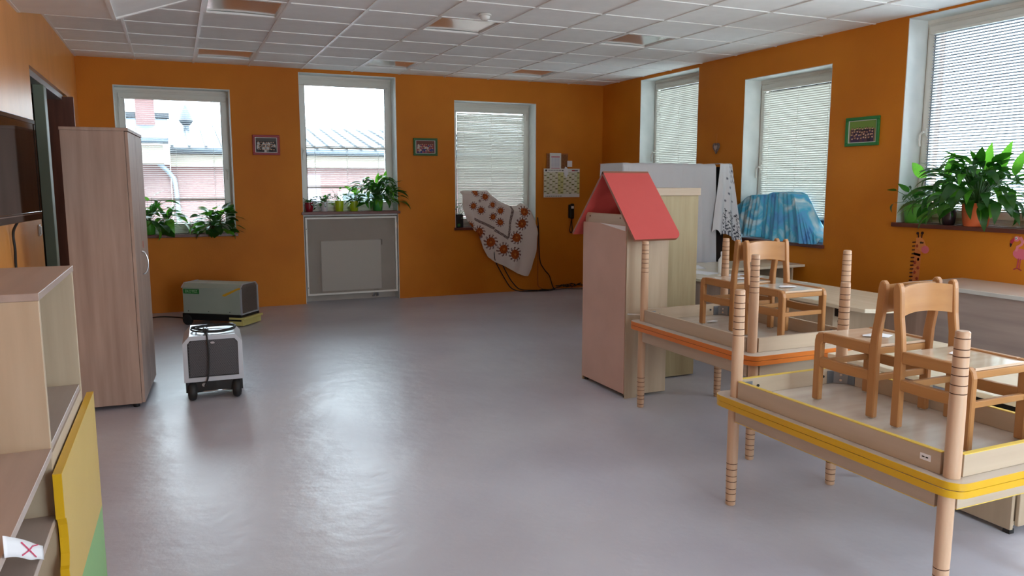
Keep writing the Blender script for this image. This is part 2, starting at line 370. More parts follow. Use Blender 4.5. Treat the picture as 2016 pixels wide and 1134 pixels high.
for (i, j) in sorted(LIGHT):
    x0, x1, y0, y1 = XG[i]+.012, XG[i+1]-.012, -YG[j+1]+.012, -YG[j]-.012
    if y0 < YB: continue
    pos = {(2, 1): 'near back wall above the left window', (5, 1): 'near back wall above the middle window', (8, 1): 'near back wall, furthest right of three',
           (2, 5): 'second row from back wall, leftmost', (5, 5): 'second row from back wall, beside the smoke detector', (8, 5): 'second row from back wall, nearest the right wall'}[(i, j)]
    L = thing('ceiling_light', 'unlit recessed square ceiling light %s' % pos, 'ceiling light', ((x0+x1)/2, (y0+y1)/2, RH), group='recessed ceiling lights')
    mb = MB()
    for a, b in (((x0, y0), (x1, y0+.014)), ((x0, y1-.014), (x1, y1)), ((x0, y0), (x0+.022, y1)), ((x1-.022, y0), (x1, y1))): mb.box((*a, RH-.002), (*b, RH+.012))
    part('frame', mb, m_tee, L, w=True)
    def fn(u, v, x0=x0, x1=x1, y0=y0, y1=y1): return (x0+(x1-x0)*u, y0+(y1-y0)*v, RH+.012+.005*(1-(2*u-1)**2))
    part('reflector', MB().grid(fn, 16, 2), m_refl, L, smooth=True, w=True)
t = thing('smoke_detector', 'white round smoke detector on the ceiling', 'smoke detector', (3.30, -3.66, RH))
part('base', MB().lathe([(.052, 0), (.055, -.012), (.045, -.016)]), m_white, t, smooth=2)
part('sensor_head', MB().lathe([(.044, -.014), (.040, -.034), (.026, -.046), (.010, -.048)], n=20), m_white, t, smooth=2)

# ------------------------------------------------------------ windows
def window(n, side, u0, u1, z0, z1, closed, hinge_right=True, zbot=None, visible=True, drop=None, rail_z=None, handle=True, tilt=-7, slat=None):
    def P(u, v, z): return (u, v, z) if side == 'B' else (RW+v, -u, z)
    def bx(mb, a, b, mi=0): return mb.box(P(*a), P(*b), mi)
    root = struct('window_%d' % n, P((u0+u1)/2, .1, z0))
    q = .006
    mb = MB(); zb = zbot if zbot is not None else z0
    bx(mb, (u0, .002, zb), (u0+q, .225, z1)); bx(mb, (u1-q, .002, zb), (u1, .225, z1)); bx(mb, (u0+q, .002, z1-q), (u1-q, .225, z1))
    part('reveal', mb, m_white_plaster, root, w=True)
    ms = m_sill if side == 'B' else m_sill_y
    mb = MB(); bx(mb, (u0-.02, -.035, z0-.034), (u1+.02, 0, z0)); bx(mb, (u0+.001, -.001, z0-.034), (u1-.001, .22, z0))
    part('window_sill', mb, ms, root, w=True, bevel=.003)
    f0, f1 = .215, .275; fw = .045; a0, a1, b0, b1 = u0+q, u1-q, z0+.02, z1-.03
    def ring(v0, v1, wd, A0, A1, B0, B1):
        m_ = MB(); bx(m_, (A0, v0, B0), (A1, v1, B0+wd)); bx(m_, (A0, v0, B1-wd), (A1, v1, B1)); bx(m_, (A0, v0, B0+wd), (A0+wd, v1, B1-wd)); bx(m_, (A1-wd, v0, B0+wd), (A1, v1, B1-wd)); return m_
    mb = ring(.225, .29, fw, a0, a1, b0, b1); bx(mb, (u0, .215, z1-.034), (u1, .30, z1)); bx(mb, (u0, .215, z0), (u1, .30, z0+.02))
    part('window_frame', mb, m_pvc, root, w=True, bevel=.003)
    s0, s1, t0, t1 = a0+.025, a1-.025, b0+.025, b1-.025
    part('sash', ring(.205, .265, .068, s0, s1, t0, t1), m_pvc, root, w=True, bevel=.004)
    g0, g1, h0, h1 = s0+.066, s1-.066, t0+.066, t1-.066
    part('gasket', ring(.2035, .206, .006, g0-.004, g1+.004, h0-.004, h1+.004), m_seal, root, w=True)
    mb = MB(); bx(mb, (g0, .234, h0), (g1, .238, h1)); part('pane', mb, m_glass, root, w=True)
    hu = s1-.02 if hinge_right else s0+.02
    mb = MB(); bx(mb, (hu-.01, .192, t1-.16), (hu+.012, .206, t1-.05)); bx(mb, (hu-.01, .192, t0+.05), (hu+.012, .206, t0+.13)); part('hinge', mb, m_pvc, root, w=True, bevel=.003)
    if handle:
        hu = s0+.034 if hinge_right else s1-.034; hz = (t0+t1)/2-.08
        mb = MB(); bx(mb, (hu-.014, .192, hz-.035), (hu+.014, .206, hz+.035)); mb.tube([P(hu, .2, hz), P(hu, .165, hz+.004), P(hu-(.012 if hinge_right else -.012), .155, hz-.02), P(hu-(.016 if hinge_right else -.016), .155, hz-.06), P(hu-(.012 if hinge_right else -.012), .157, hz-.115)], .009, 8)
        part('handle', mb, m_pvc, root, w=True, smooth=2)
    # venetian blind on the sash
    mb = MB(); top = h1+.012; bx(mb, (g0-.008, .172, top-.022), (g1+.008, .203, top))
    part('blind_headrail', mb, m_pvc, root, w=True, bevel=.002)
    mb = MB(); pitch = .0225; wid = .0252
    ang = R(57) if closed else R(tilt)
    zend = h0+.01 if drop is None else drop
    z = top-(.046 if closed else .032); v = .186; k = 0
    while z > zend+.012:
        an = ang+random.uniform(-.03, .03); cc, ss = math.cos(an)*wid/2, math.sin(an)*wid/2
        prof = []
        for tt in (-1, -.4, .4, 1):
            lift = .0022*(1-tt*tt); prof.append((v+tt*cc-lift*math.sin(an), z-tt*ss+lift*math.cos(an)))
        dz = random.uniform(-.0008, .0008)
        vs = [P(g0, a, b+dz) for a, b in prof]+[P(g1, a, b-dz) for a, b in prof]
        mb.add(vs, [(i, i+1, 5+i, 4+i) for i in range(3)])
        z -= pitch; k += 1
    part('blind_slats', mb, m_slat_c if closed else (slat or m_slat_w), root, w=True, kind='stuff', smooth=True)
    mb = MB(); bx(mb, (g0, .176, zend-.004), (g1, .198, zend+.010)); part('blind_bottom_rail', mb, m_pvc, root, w=True, bevel=.002)
    if rail_z:
        for rz in rail_z:
            mb = MB(); bx(mb, (g0, .174, rz-.012), (g1, .200, rz+.006)); bx(mb, (g0, .174, rz+.012), (g1, .200, rz+.020)); part('bunched_slats', mb, m_slat_c, root, w=True)
    mb = MB()
    for fr in (.1, .5, .9):
        uu = g0+(g1-g0)*fr; mb.tube([P(uu, .173, zend), P(uu, .173, top)], .0012, 4); mb.tube([P(uu, .199, zend), P(uu, .199, top)], .0012, 4)
    part('ladder_cord', mb, m_pvc, root, w=True)
    # outer sill
    mb = MB(); bx(mb, (u0, .29, z0-.03), (u1, WT+.04, z0-.005)); part('outer_sill', mb, m_chrome, root, w=True)
    # outward reveal is salmon render; portal helps the sky light find the opening
    if visible:
        c = P((u0+u1)/2, .33, (z0+z1)/2)
        area('daylight_portal_%d' % n, c, (R(90), 0, R(180)) if side == 'B' else (R(90), 0, R(90)), u1-u0, z1-z0)
    return root
window(1, 'B', *WB[0], False, hinge_right=False, rail_z=[1.30])
window(2, 'B', *WB[1], False, rail_z=[1.93, 1.44])
window(3, 'B', *WB[2], True)
window(4, 'R', *WR[0], True)
window(5, 'R', *WR[1], True, drop=1.13)
window(6, 'R', *WR[2], False, tilt=22, slat=m_slat_o)
window(7, 'R', *WR[3], False)  # unseen, added behind the camera to let in more light
window(8, 'R', *WR[4], False)  # likewise unseen and added for its light
t = struct('window_9', (3.3, YB-.15, 0))  # unseen glazed door, added to light the room from behind
mb = MB()
for x in (2.44, 3.3, 4.16): mb.box((x-.04, YB-.2, 0), (x+.04, YB-.1, 2.65))
mb.box((2.4, YB-.2, 0), (4.2, YB-.1, .1)); mb.box((2.4, YB-.2, 2.55), (4.2, YB-.1, 2.65))
part('window_frame', mb, m_pvc, t, w=True)
part('pane', MB().box((2.4, YB-.16, .1), (4.2, YB-.15, 2.55)), m_glass, t, w=True)
area('daylight_portal_9', (3.3, YB-.25, 1.33), (R(90), 0, 0), 1.8, 2.6)

# ------------------------------------------------------------ radiator niche under window 2
t = struct('trim_1', (2.94, .1, 0))
part('niche_back', MB().box((2.343, .20, 0), (3.537, .219, 1.10)), noisy('grey_niche_plaster', (190, 182, 174), (180, 172, 164), nscale=5, rough=.8), t, w=True)
mb = MB(); mb.box((2.343, .002, 0), (2.349, .2, 1.10)); mb.box((3.531, .002, 0), (3.537, .2, 1.10)); mb.box((2.349, .03, 1.085), (3.531, .2, 1.104))
part('niche_side', mb, m_white_plaster, t, w=True)
t = thing('radiator', 'white flat panel radiator inside the niche under the middle window', 'radiator', (2.95, .14, .1))
part('panel', MB().box((2.56, .11, .13), (3.33, .135, .77)), m_white, t, w=True, bevel=.006)
part('rear_panel', MB().box((2.58, .15, .15), (3.31, .175, .75)), m_white, t, w=True, bevel=.006)
part('top_grille', MB().box((2.57, .137, .745), (3.32, .149, .765)), m_white, t, w=True)
part('valve', MB().tube([(3.28, .14, .125), (3.28, .14, .04), (3.28, .19, .03)], .012).tube([(3.23, .14, .125), (3.23, .14, .04), (3.23, .19, .03)], .012), m_chrome, t, w=True, smooth=True)
part('bracket', MB().box((3.335, .12, .70), (3.35, .2, .77)), m_rubber, t, w=True)
t = thing('radiator_screen', 'hinged mesh screen with white frame in front of the radiator', 'radiator screen', (2.94, .01, .10))
mb = MB(); a, b, c, d, wd = 2.362, 3.512, .10, 1.072, .022
mb.box((a, -.008, c), (b, .014, c+wd)); mb.box((a, -.008, d-wd), (b, .014, d)); mb.box((a, -.008, c+wd), (a+wd, .014, d-wd)); mb.box((b-wd, -.008, c+wd), (b, .014, d-wd))
part('frame', mb, m_white, t, w=True, bevel=.002)
part('wire_mesh', MB().box((a+wd, .002, c+wd), (b-wd, .004, d-wd)), mesh_mat('fine_grey_mesh', (190, 180, 170), .30), t, w=True)
for z in (.22, .95): part('hinge', MB().lathe([(.006, 0), (.006, .08)], (b+.007, 0, z-.04), 8), m_chrome, t, w=True)
for z in (.20, .93): part('screw', MB().lathe([(.005, 0), (.005, -.003)], (a+.011, -.008, z), 8, ax='y'), m_rubber, t, w=True)

# ------------------------------------------------------------ doorway in the left wall
t = struct('door_1', (-.1, -2, 0))
part('head_track', MB().box((-.20, DY0, DZ-.05), (-.03, DY1, DZ-.001)), M('grey_aluminium', (170, 172, 174), .4, metal=.5), t, w=True)
m_gg = M('grey_green_steel', (118, 128, 112), .5)
part('jamb', MB().box((-.20, DY0, 0), (-.05, DY0+.05, DZ-.05)), m_gg, t, w=True)
part('jamb', MB().box((-.10, -2.30, 0), (-.02, -2.16, DZ-.05)), m_gg, t, w=True, bevel=.004)
part('sliding_leaf', MB().box((-.16, -3.04, 0.01), (-.12, -2.34, DZ-.06)), M('dark_olive_glass', (52, 50, 34), .15), t, w=True)
for k in range(4):
    part('folding_leaf', MB().box((-.24, -1.06+.034*k, .01), (.065-.006*k, -1.034+.034*k, DZ-.02)), grain('walnut_leaf%d' % k, (112, 66, 50), (90, 50, 38), 'z', .35) if k == 0 else bpy.data.materials['walnut_leaf0'], t, w=True, bevel=.003)
t = thing('light_switch', 'white rocker switch on the left wall below the television', 'light switch', (0, -3.26, 1.15))
part('plate', MB().box((0, -3.30, 1.115), (.010, -3.22, 1.195)), m_white, t, w=True, bevel=.003)
part('rocker', MB().box((.010, -3.288, 1.127), (.016, -3.232, 1.183)), m_white, t, w=True, bevel=.002)

# ------------------------------------------------------------ outside
m_wallp = noisy('pink_facade', (114, 88, 86), (106, 82, 80), nscale=2, rough=.9)
m_fas = M('cream_fascia', (112, 105, 94), .8); m_roof = noisy('pale_metal_roof', (58, 68, 76), (52, 61, 69), nscale=1.5, rough=.5)
single('ground', MB().box((-30, WT+.1, -4.2), (60, 60, -4)), noisy('yard_asphalt', (60, 64, 60), (48, 52, 48), nscale=2, rough=.95), None, None, kind='structure')
B = thing('neighbouring_building', 'pink rendered building with ribbed metal roof seen through the back windows', 'building', (4, 9, -4))
part('wall', MB().box((.87, 9, -4), (14, 9.3, 2.2)), m_wallp, B, w=True)
part('fascia', MB().box((.87, 8.75, 1.86), (14, 9.0, 2.12)), m_fas, B, w=True)
part('gutter', MB().tube([(.87, 8.66, 2.20), (14, 8.66, 2.20)], .075, 10), M('zinc_gutter', (66, 76, 84), .4, metal=.4), B, w=True, smooth=True)
y0, z0, y1, z1 = 8.6, 2.26, 12.2, 2.98
xr = 6.5
mb = MB(); mb.hexa([(.87, y0, z0-.06), (14, y0, z0-.06), (8.2, y1, z1-.06), (.87, y1, z1-.06), (.87, y0, z0), (14, y0, z0), (8.2, y1, z1), (.87, y1, z1)])
rf = part('roof', mb, m_roof, B, w=True)
rib = MB()
for k in range(56):
    x = .9+.34*k; f = 1 if x < 8.2 else max(0, (14-x)/5.8)
    if f < .1: break
    rib.prism([(y0-.03, z0), (y0+(y1-y0)*f, z0+(z1-z0)*f), (y0+(y1-y0)*f, z0+(z1-z0)*f+.05), (y0-.03, z0+.05)], x, x+.05, 'x')
o = part('roof_rib', rib, M('metal_roof_rib', (34, 42, 50), .5), B, w=True, kind='stuff')
t_ = part('pane', MB().box((4.6, 8.97, .4), (6.2, 9.0, 1.25)), M('dark_far_glass', (90, 104, 108), .1), B, w=True)
part('window_frame', MB().box((4.5, 8.95, .35), (4.6, 9, 1.3)).box((4.6, 8.95, 1.25), (6.2, 9, 1.32)), m_pvc, B, w=True)
part('faded_patch', MB().box((3.0, 8.985, .2), (4.1, 8.999, 1.7)), noisy('bluish_render', (126, 120, 138), (140, 124, 128), nscale=2, rough=.9), B, w=True)
part('downpipe', MB().tube(spline([(.55, 8.6, 2.15), (.62, 8.75, 1.95), (.85, 8.9, 1.7), (.95, 8.92, 1.4), (.98, 8.92, .2), (.98, 8.92, -4)]), .05, 8), M('pale_downpipe', (110, 122, 132), .4), B, w=True, smooth=True)
B = thing('dormer_annex', 'lower pale metal roofed annex with pink chimney seen left in the left window', 'building', (-2, 8, 1.9))
part('fascia', MB().box((-6, 8.05, 1.9), (.75, 9, 2.28)), m_fas, B, w=True)
part('wall', MB().box((-6, 9, -4), (.86, 9.3, 1.9)), m_wallp, B, w=True)
part('gutter', MB().tube([(-6, 7.95, 2.36), (.86, 7.95, 2.36)], .06, 10), bpy.data.materials['zinc_gutter'], B, w=True, smooth=True)
mb = MB(); mb.hexa([(-6, 7.9, 2.36), (.86, 7.9, 2.36), (.86, 10.4, 2.94), (-6, 10.4, 2.94), (-6, 7.9, 2.42), (.86, 7.9, 2.42), (.86, 10.4, 3.0), (-6, 10.4, 3.0)])
part('roof', mb, m_roof, B, w=True)
part('ridge_cap', MB().box((-6, 10.3, 3.0), (.9, 10.6, 3.12)), bpy.data.materials['metal_roof_rib'], B, w=True)
part('chimney', MB().box((.22, 9.4, 2.7), (.60, 9.9, 4.4)), noisy('pink_chimney', (96, 70, 68), (90, 65, 63), nscale=3, rough=.9), B, w=True)
t = thing('roof_vent', 'dark cowled vent pipe on the ridge of the opposite roof', 'vent', (1.27, 11.2, 2.6))
part('pipe', MB().lathe([(.16, 0), (.10, .12), (.07, .14), (.07, .32)], (1.27, 11.2, 2.60), 14), m_roof, t, w=True, smooth=2)
part('cowl', MB().lathe([(.07, 0), (.12, .04), (.17, .12), (.13, .28), (.06, .42), (.02, .5)], (1.27, 11.2, 2.90), 14), M('dark_cowl', (50, 56, 62), .5), t, w=True, smooth=2)
mb = MB()
def hill(u, v):
    x = 10+120*u; a = math.sin(PI*u)**.6*9.5+math.sin(u*21)*.4+math.sin(u*47)*.25
    return (x, 105+8*math.sin(u*5), -4+v*(a+2.2))
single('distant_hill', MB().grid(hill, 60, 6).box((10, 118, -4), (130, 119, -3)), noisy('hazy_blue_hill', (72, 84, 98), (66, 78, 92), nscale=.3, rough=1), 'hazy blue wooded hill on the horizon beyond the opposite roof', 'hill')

# ------------------------------------------------------------ pictures and papers on the walls
def P_back(u, v, z): return (u, -v, z)
def P_right(u, v, z): return (RW-v, -u, z)
def printpanel(name, P, u0, u1, z0, z1, d, nu, nv, fn, mat, parent):
    mb = MB(); cols = []
    for j in range(nv+1):
        for i in range(nu+1): cols.append(fn(i/nu, j/nv))
    mb.grid(lambda u, v: P(u0+(u1-u0)*u, d, z0+(z1-z0)*v), nu, nv)
    return part(name, mb, mat, parent, w=True, cols=cols)
def crowd(seed, bgc, pal, top=.72, rows=4):
    rnd = random.Random(seed); heads = []
    for r_ in range(rows):
        n = 7+rnd.randint(0, 3)
        for k in range(n): heads.append((.1+.8*(k+.5+rnd.uniform(-.2, .2))/n, .22+(top-.25)*r_/(rows-1)+rnd.uniform(-.03, .03), rnd.choice(pal), rnd.choice(((205, 160, 130), (190, 140, 115), (220, 180, 150)))))
    heads.sort(key=lambda h: -h[1])
    def fn(u, v):
        if min(u, 1-u) < .03 or min(v, 1-v) < .04: return (225, 225, 222)
        c = bgc(u, v)
        for hx, hy, cl, sk in heads:
            if abs(u-hx) < .055 and hy-.26 < v < hy-.035: c = cl
            if (u-hx)**2/.0008+(v-hy)**2/.0022 < 1: c = sk if v < hy+.02 else (50, 35, 28)
        return c
    return fn
def picture(P, u0, u1, z0, z1, col, fn, label, group=None, fw=.028):
    um, zm = (u0+u1)/2, (z0+z1)/2
    t = thing('framed_photo', label, 'picture', P(um, .0, zm))
    mb = MB()
    for a, b in (((u0, z0), (u1, z0+fw)), ((u0, z1-fw), (u1, z1)), ((u0, z0+fw), (u0+fw, z1-fw)), ((u1-fw, z0+fw), (u1, z1-fw))): mb.box(P(a[0], 0, a[1]), P(b[0], .02, b[1]))
    part('frame', mb, M('frame_paint_%d' % int(u0*100), col, .45), t, w=True, bevel=.003)
    printpanel('photo', P, u0+fw, u1-fw, z0+fw, z1-fw, .008, 70, 50, fn, m_photo, t)
picture(P_back, 1.787, 2.098, 1.824, 2.058, (150, 22, 24), crowd(1, lambda u, v: (60, 58, 58) if v < .75 else (90, 88, 84), [(60, 60, 64), (110, 110, 110), (150, 150, 150), (40, 40, 42), (200, 200, 198)]), 'red framed black-and-white group photo between the left and middle windows')
picture(P_back, 3.752, 4.075, 1.842, 2.065, (28, 92, 34), crowd(2, lambda u, v: (120, 70, 60), [(150, 60, 60), (70, 60, 110), (40, 60, 130), (120, 90, 80), (200, 190, 180), (160, 90, 110)]), 'green framed colour group photo between the middle and right back windows')
picture(P_right, 4.388, 4.755, 1.815, 2.068, (34, 120, 52), crowd(3, lambda u, v: (120, 150, 70) if v > .6 else (150, 130, 90), [(60, 40, 60), (90, 60, 70), (50, 40, 50), (70, 50, 80)], top=.66), 'green framed class photo on the right wall between two windows')
# paper calendar sheets
t = thing('cork_board', 'small brown cork strip behind the calendars beside the right back window', 'notice board', (5.86, 0, 1.62))
part('board', MB().box((5.655, -.010, 1.60), (5.985, 0, 1.895)), noisy('brown_cork', (150, 100, 64), (128, 82, 50), nscale=60, rough=.9), t, w=True)
part('trim', MB().box((5.655, -.014, 1.885), (5.985, 0, 1.90)).box((5.655, -.014, 1.6), (5.665, 0, 1.885)), M('orange_brown_trim', (170, 96, 44), .5), t, w=True)
def cal1(u, v):
    if v > .86: return (228, 228, 226)
    if .12 < u < .88 and .2 < v < .84:
        if v > .78 or v < .27: return (206, 120, 140)
        return (190, 196, 214) if (int(u*22) % 3 and int(v*34) % 2) else (224, 222, 226)
    return (228, 228, 226)
t = thing('small_calendar', 'small white month calendar sheet pinned to the brown board', 'calendar', (5.79, -.018, 1.60))
part('sheet', MB().box((5.70, -.016, 1.62), (5.875, -.0135, 1.905)), m_paper, t, w=True)
printpanel('print', P_back, 5.70, 5.875, 1.62, 1.905, .0168, 60, 90, cal1, m_print, t)
rc = random.Random(5)
def cal2(u, v):
    if v > .88:
        if .04 < u < .09 and .9 < v < .97: return (60, 60, 66)
        if .12 < u < .5 and .92 < v < .955 and int(u*90) % 4: return (150, 150, 156)
        if .51 < u < .54 and .91 < v < .96: return (60, 60, 60)
        if .78 < u < .95 and .91 < v < .955: return (170, 50, 60) if u < .86 else (120, 110, 116)
        return (232, 230, 226)
    if v < .07: return (60, 60, 60) if (.04 < u < .5 and .03 < v < .05 and int(u*80) % 5) else (230, 228, 224)
    if v < .12: return (228, 226, 222)
    c = int(u*13); f = u*13-c
    base = (212, 212, 150) if c in (5, 6, 12) else ((222, 222, 196) if c % 2 else (228, 224, 206))
    s = (v*5.4+(c*.37) % 1) % 1
    if s < .16 and .15 < f < .9: return (110, 112, 50)
    if s < .28: return tuple(int(q*.93) for q in base)
    if int(v*150) % 3 == 0 and f < .3: return (190, 188, 160)
    return base
t = thing('wall_calendar', 'large white and olive yearly planner poster hanging beside the right back window', 'calendar', (5.885, -.02, 1.294))
part('sheet', MB().box((5.605, -.020, 1.294), (6.168, -.018, 1.69)), m_paper, t, w=True)
printpanel('print', P_back, 5.605, 6.168, 1.294, 1.69, .0208, 160, 110, cal2, m_print, t)
mb = MB().box((5.97, -.024, 1.715), (6.045, -.021, 1.80)); single('paper_note', mb, m_paper, 'small white note at the right edge of the brown board', 'note', group='notes by the calendar')
mb = MB().prism([(5.925, 1.60), (5.955, 1.56), (5.985, 1.62), (5.97, 1.70), (5.935, 1.72), (5.915, 1.66)], -.026, -.0225, 'y')
single('paper_note', mb, m_paper, 'torn white slip pinned over the top of the planner', 'note', group='notes by the calendar')
t = thing('wall_phone', 'black handset in a wall cradle with a hanging strap under the calendar', 'telephone', (6.045, -.0, .78))
part('cradle', MB().box((6.0, -.03, 1.0), (6.085, 0, 1.19)), m_black, t, w=True, bevel=.006)
part('handset', MB().box((6.012, -.055, .99), (6.073, -.03, 1.205)), m_black, t, w=True, bevel=.01)
part('label_patch', MB().box((6.022, -.057, 1.135), (6.062, -.0555, 1.17)), m_paper, t, w=True)
part('strap', MB().tube(spline([(6.043, -.03, .99), (6.035, -.02, .93), (6.022, -.015, .83), (6.043, -.015, .79), (6.062, -.015, .83), (6.05, -.02, .93), (6.046, -.03, .99)]), .0065, 6), m_rubber, t, w=True, smooth=True)
# heart ornament, animal stickers
t = thing('heart_ornament', 'grey wicker heart hanging from an orange string on the right wall', 'ornament', (RW, -2.558, 1.80))
hp = []
for k in range(28):
    a = 2*PI*k/28; hp.append((-2.558+.0034*16*math.sin(a)**3, 1.885+.0042*(13*math.cos(a)-5*math.cos(2*a)-2*math.cos(3*a)-math.cos(4*a))))
part('heart', MB().prism(hp, RW-.022, RW-.002, 'x'), noisy('grey_wicker', (150, 130, 120), (100, 84, 76), (1, 1, 1), 60, .9, .4), t, w=True, bevel=.004)
hp2 = [(-2.558+(a+2.558)*.5, 1.885+(b-1.885)*.5) for a, b in hp]
part('inlay', MB().prism(hp2, RW-.026, RW-.022, 'x'), M('pale_inlay', (196, 176, 168), .8), t, w=True)
part('string', MB().tube([(RW-.008, -2.558, 1.92), (RW-.006, -2.556, 2.035)], .003, 6), M('orange_string', (214, 130, 50), .7), t, w=True)
def flat(name, polys, parent, P, d0=.002):
    for k, (nm, poly, col) in enumerate(polys):
        key = 'sticker_%d_%d_%d' % col; m = bpy.data.materials.get(key) or M(key, col, .5)
        pts = [(a, b) for a, b in poly]; n = len(pts); h = .0008*(k % 9)+d0
        vs = [P(a, .0003, b) for a, b in pts]+[P(a, h, b) for a, b in pts]
        part(nm, MB().add(vs, [tuple(range(n))[::-1], tuple(range(n, 2*n))]+[(i, (i+1) % n, n+(i+1) % n, n+i) for i in range(n)]), m, parent, w=True)
def ell(cx, cz, rx, rz, n=16, rot=0):
    return [(cx+rx*math.cos(2*PI*k/n)*math.cos(rot)-rz*math.sin(2*PI*k/n)*math.sin(rot), cz+rx*math.cos(2*PI*k/n)*math.sin(rot)+rz*math.sin(2*PI*k/n)*math.cos(rot)) for k in range(n)]
t = thing('giraffe_sticker', 'giraffe head and neck wall sticker below the right window sill', 'wall sticker', (RW, -5.22, .6))
u = 5.205
pol = [('neck', [(u-.045, .60), (u+.028, .60), (u+.035, .90), (u+.03, .99), (u-.02, 1.01), (u-.03, .9)], (214, 124, 62)),
       ('head', [(u-.02, 1.035), (u+.02, 1.05), (u+.055, 1.02), (u+.085, .955), (u+.075, .915), (u+.03, .93), (u-.01, .95)], (226, 140, 74)),
       ('muzzle', ell(u+.070, .945, .035, .032), (224, 110, 120)), ('horn', ell(u-.008, 1.075, .012, .012, 10), (60, 24, 20)), ('horn', ell(u+.035, 1.08, .013, .012, 10), (60, 24, 20)),
       ('horn_stalk', [(u-.006, 1.075), (u+.0, 1.075), (u+.006, 1.04), (u, 1.04)], (60, 24, 20)), ('horn_stalk', [(u+.033, 1.075), (u+.038, 1.075), (u+.034, 1.04), (u+.028, 1.04)], (60, 24, 20)),
       ('eye', ell(u+.03, 1.0, .007, .009, 10), (30, 20, 18)), ('eye', ell(u+.048, 1.0, .005, .007, 10), (30, 20, 18)), ('collar', [(u-.035, .915), (u+.03, .905), (u+.03, .885), (u-.035, .895)], (130, 120, 50))]
for z in [.64+.032*k for k in range(12)]: pol.append(('mane_tuft', [(u-.062-.00+.03*(z-.64), z), (u-.03+.02*(z-.64), z+.004), (u-.03+.02*(z-.64), z+.014), (u-.062+.03*(z-.64), z+.010)], (70, 24, 20)))
for a, b in ((-.02, .66), (.012, .70), (-.01, .75), (.018, .79), (-.015, .83), (.012, .86), (.0, .62), (-.005, .97)): pol.append(('spot', ell(u+a, b, .011, .014, 9), (160, 62, 34)))
flat('giraffe', pol, t, P_right)
t = thing('flamingo_sticker', 'pink flamingo wall sticker below the right end of the window sill', 'wall sticker', (RW, -6.05, .84))
u = 6.045
pol = [('body', ell(u+.01, .972, .055, .04, 20, -.15), (226, 110, 130)), ('tail', [(u+.04, .985), (u+.085, .965), (u+.04, .945)], (214, 96, 118)),
       ('neck', [(u-.03, .99), (u-.022, 1.03), (u+.005, 1.045), (u+.012, 1.06), (u-.005, 1.085), (u-.022, 1.075), (u-.022, 1.088), (u+.01, 1.10), (u+.032, 1.065), (u+.02, 1.035), (u-.005, 1.02), (u-.012, .99)], (236, 140, 150)),
       ('head', ell(u-.025, 1.082, .022, .02, 14), (236, 130, 145)), ('beak', [(u-.04, 1.09), (u-.068, 1.068), (u-.070, 1.03), (u-.058, 1.04), (u-.04, 1.068)], (196, 50, 66)), ('beak_tip', [(u-.071, 1.045), (u-.064, 1.02), (u-.056, 1.04), (u-.062, 1.05)], (40, 16, 20)),
       ('eye_white', ell(u-.026, 1.087, .010, .010, 10), (235, 235, 235)), ('eye', ell(u-.027, 1.086, .004, .005, 8), (20, 20, 24)),
       ('leg', [(u+.0, .94), (u+.006, .94), (u+.0, .87), (u-.006, .87)], (190, 70, 84)), ('leg', [(u+.014, .94), (u+.02, .94), (u+.014, .87), (u+.008, .87)], (190, 70, 84)),
       ('foot', [(u-.03, .862), (u-.004, .874), (u+.03, .858), (u+.026, .85), (u-.004, .864), (u-.03, .852)], (170, 56, 60))]
flat('flamingo', pol, t, P_right)

# ------------------------------------------------------------ television
T = thing('television', 'black flat screen television mounted on the left wall', 'television', (.15, -4.15, 1.27), R(-5.2))
TL, TH_ = 1.06, .60    # local frame: x out of the screen, y along it, far edge at 0
part('housing', MB().box((-.06, -TL, 0), (-.006, 0, TH_)), m_black, T, bevel=.008)
mb = MB(); b_ = .026
mb.box((-.006, -TL, 0), (0, 0, .05)); mb.box((-.006, -TL, TH_-b_), (0, 0, TH_)); mb.box((-.006, -TL, .05), (0, -TL+b_, TH_-b_)); mb.box((-.006, -b_, .05), (0, 0, TH_-b_))
part('bezel', mb, M('piano_black', (10, 10, 12), .08), T, bevel=.002)
part('screen', MB().box((-.006, -TL+b_, .05), (-.0035, -b_, TH_-b_)), m_screen, T)
part('trim_strip', MB().box((.0001, -TL+.1, .036), (.001, -.02, .041)), m_chrome, T)
part('wall_bracket', MB().box((-.10, -.62, .2), (-.06, -.42, .45)), m_rubber, T)
single('cable', MB().tube(spline([(.05, -4.36, 1.262), (.02, -4.34, 1.2), (.02, -4.33, 1.1), (.012, -4.30, 1.0), (.018, -4.30, .9), (.012, -4.3, .7), (.014, -4.3, .012)]), .008, 6), m_rubber, 'black cable hanging down the wall from the television', 'cable', smooth=True)

# ------------------------------------------------------------ wardrobe by the doorway
Wd = thing('wardrobe', 'tall brown oak effect wardrobe standing by the left doorway', 'wardrobe', (.655, -4.13, 0), R(-3.7))
wD, wL, wH = .385, .80, 1.84
part('body', MB().box((-wD, 0, .03), (-.022, .018, wH-.02)).box((-wD, wL-.018, .03), (-.022, wL, wH-.02)).box((-wD, .018, .03), (-wD+.006, wL-.018, wH-.02)).box((-wD+.006, .018, .03), (-.022, wL-.018, .05)), m_oak, Wd, bevel=.0015)
part('top_board', MB().box((-wD-.003, -.003, wH-.02), (.002, wL+.003, wH)), m_oak, Wd, bevel=.0015)
for k in range(2):
    d = part('door', MB().box((-.020, .002+wL/2*k, .035), (-.001, wL/2*(k+1)-.002, wH-.024)), m_oak, Wd, bevel=.0015)
    if k == 0:
        yy = wL/2-.05
        part('handle', MB().tube(spline([(-.001, yy, .86), (.022, yy, .875), (.036, yy, .92), (.036, yy, .96), (.022, yy, 1.005), (-.001, yy, 1.02)]), .006, 8), m_chrome, d, smooth=True)
    else:
        part('red_sticker', MB().prism(ell(wL/2+.07, 1.06, .016, .026, 12), -.001, .0005, 'x'), M('faded_red_sticker', (190, 90, 70), .6), d)
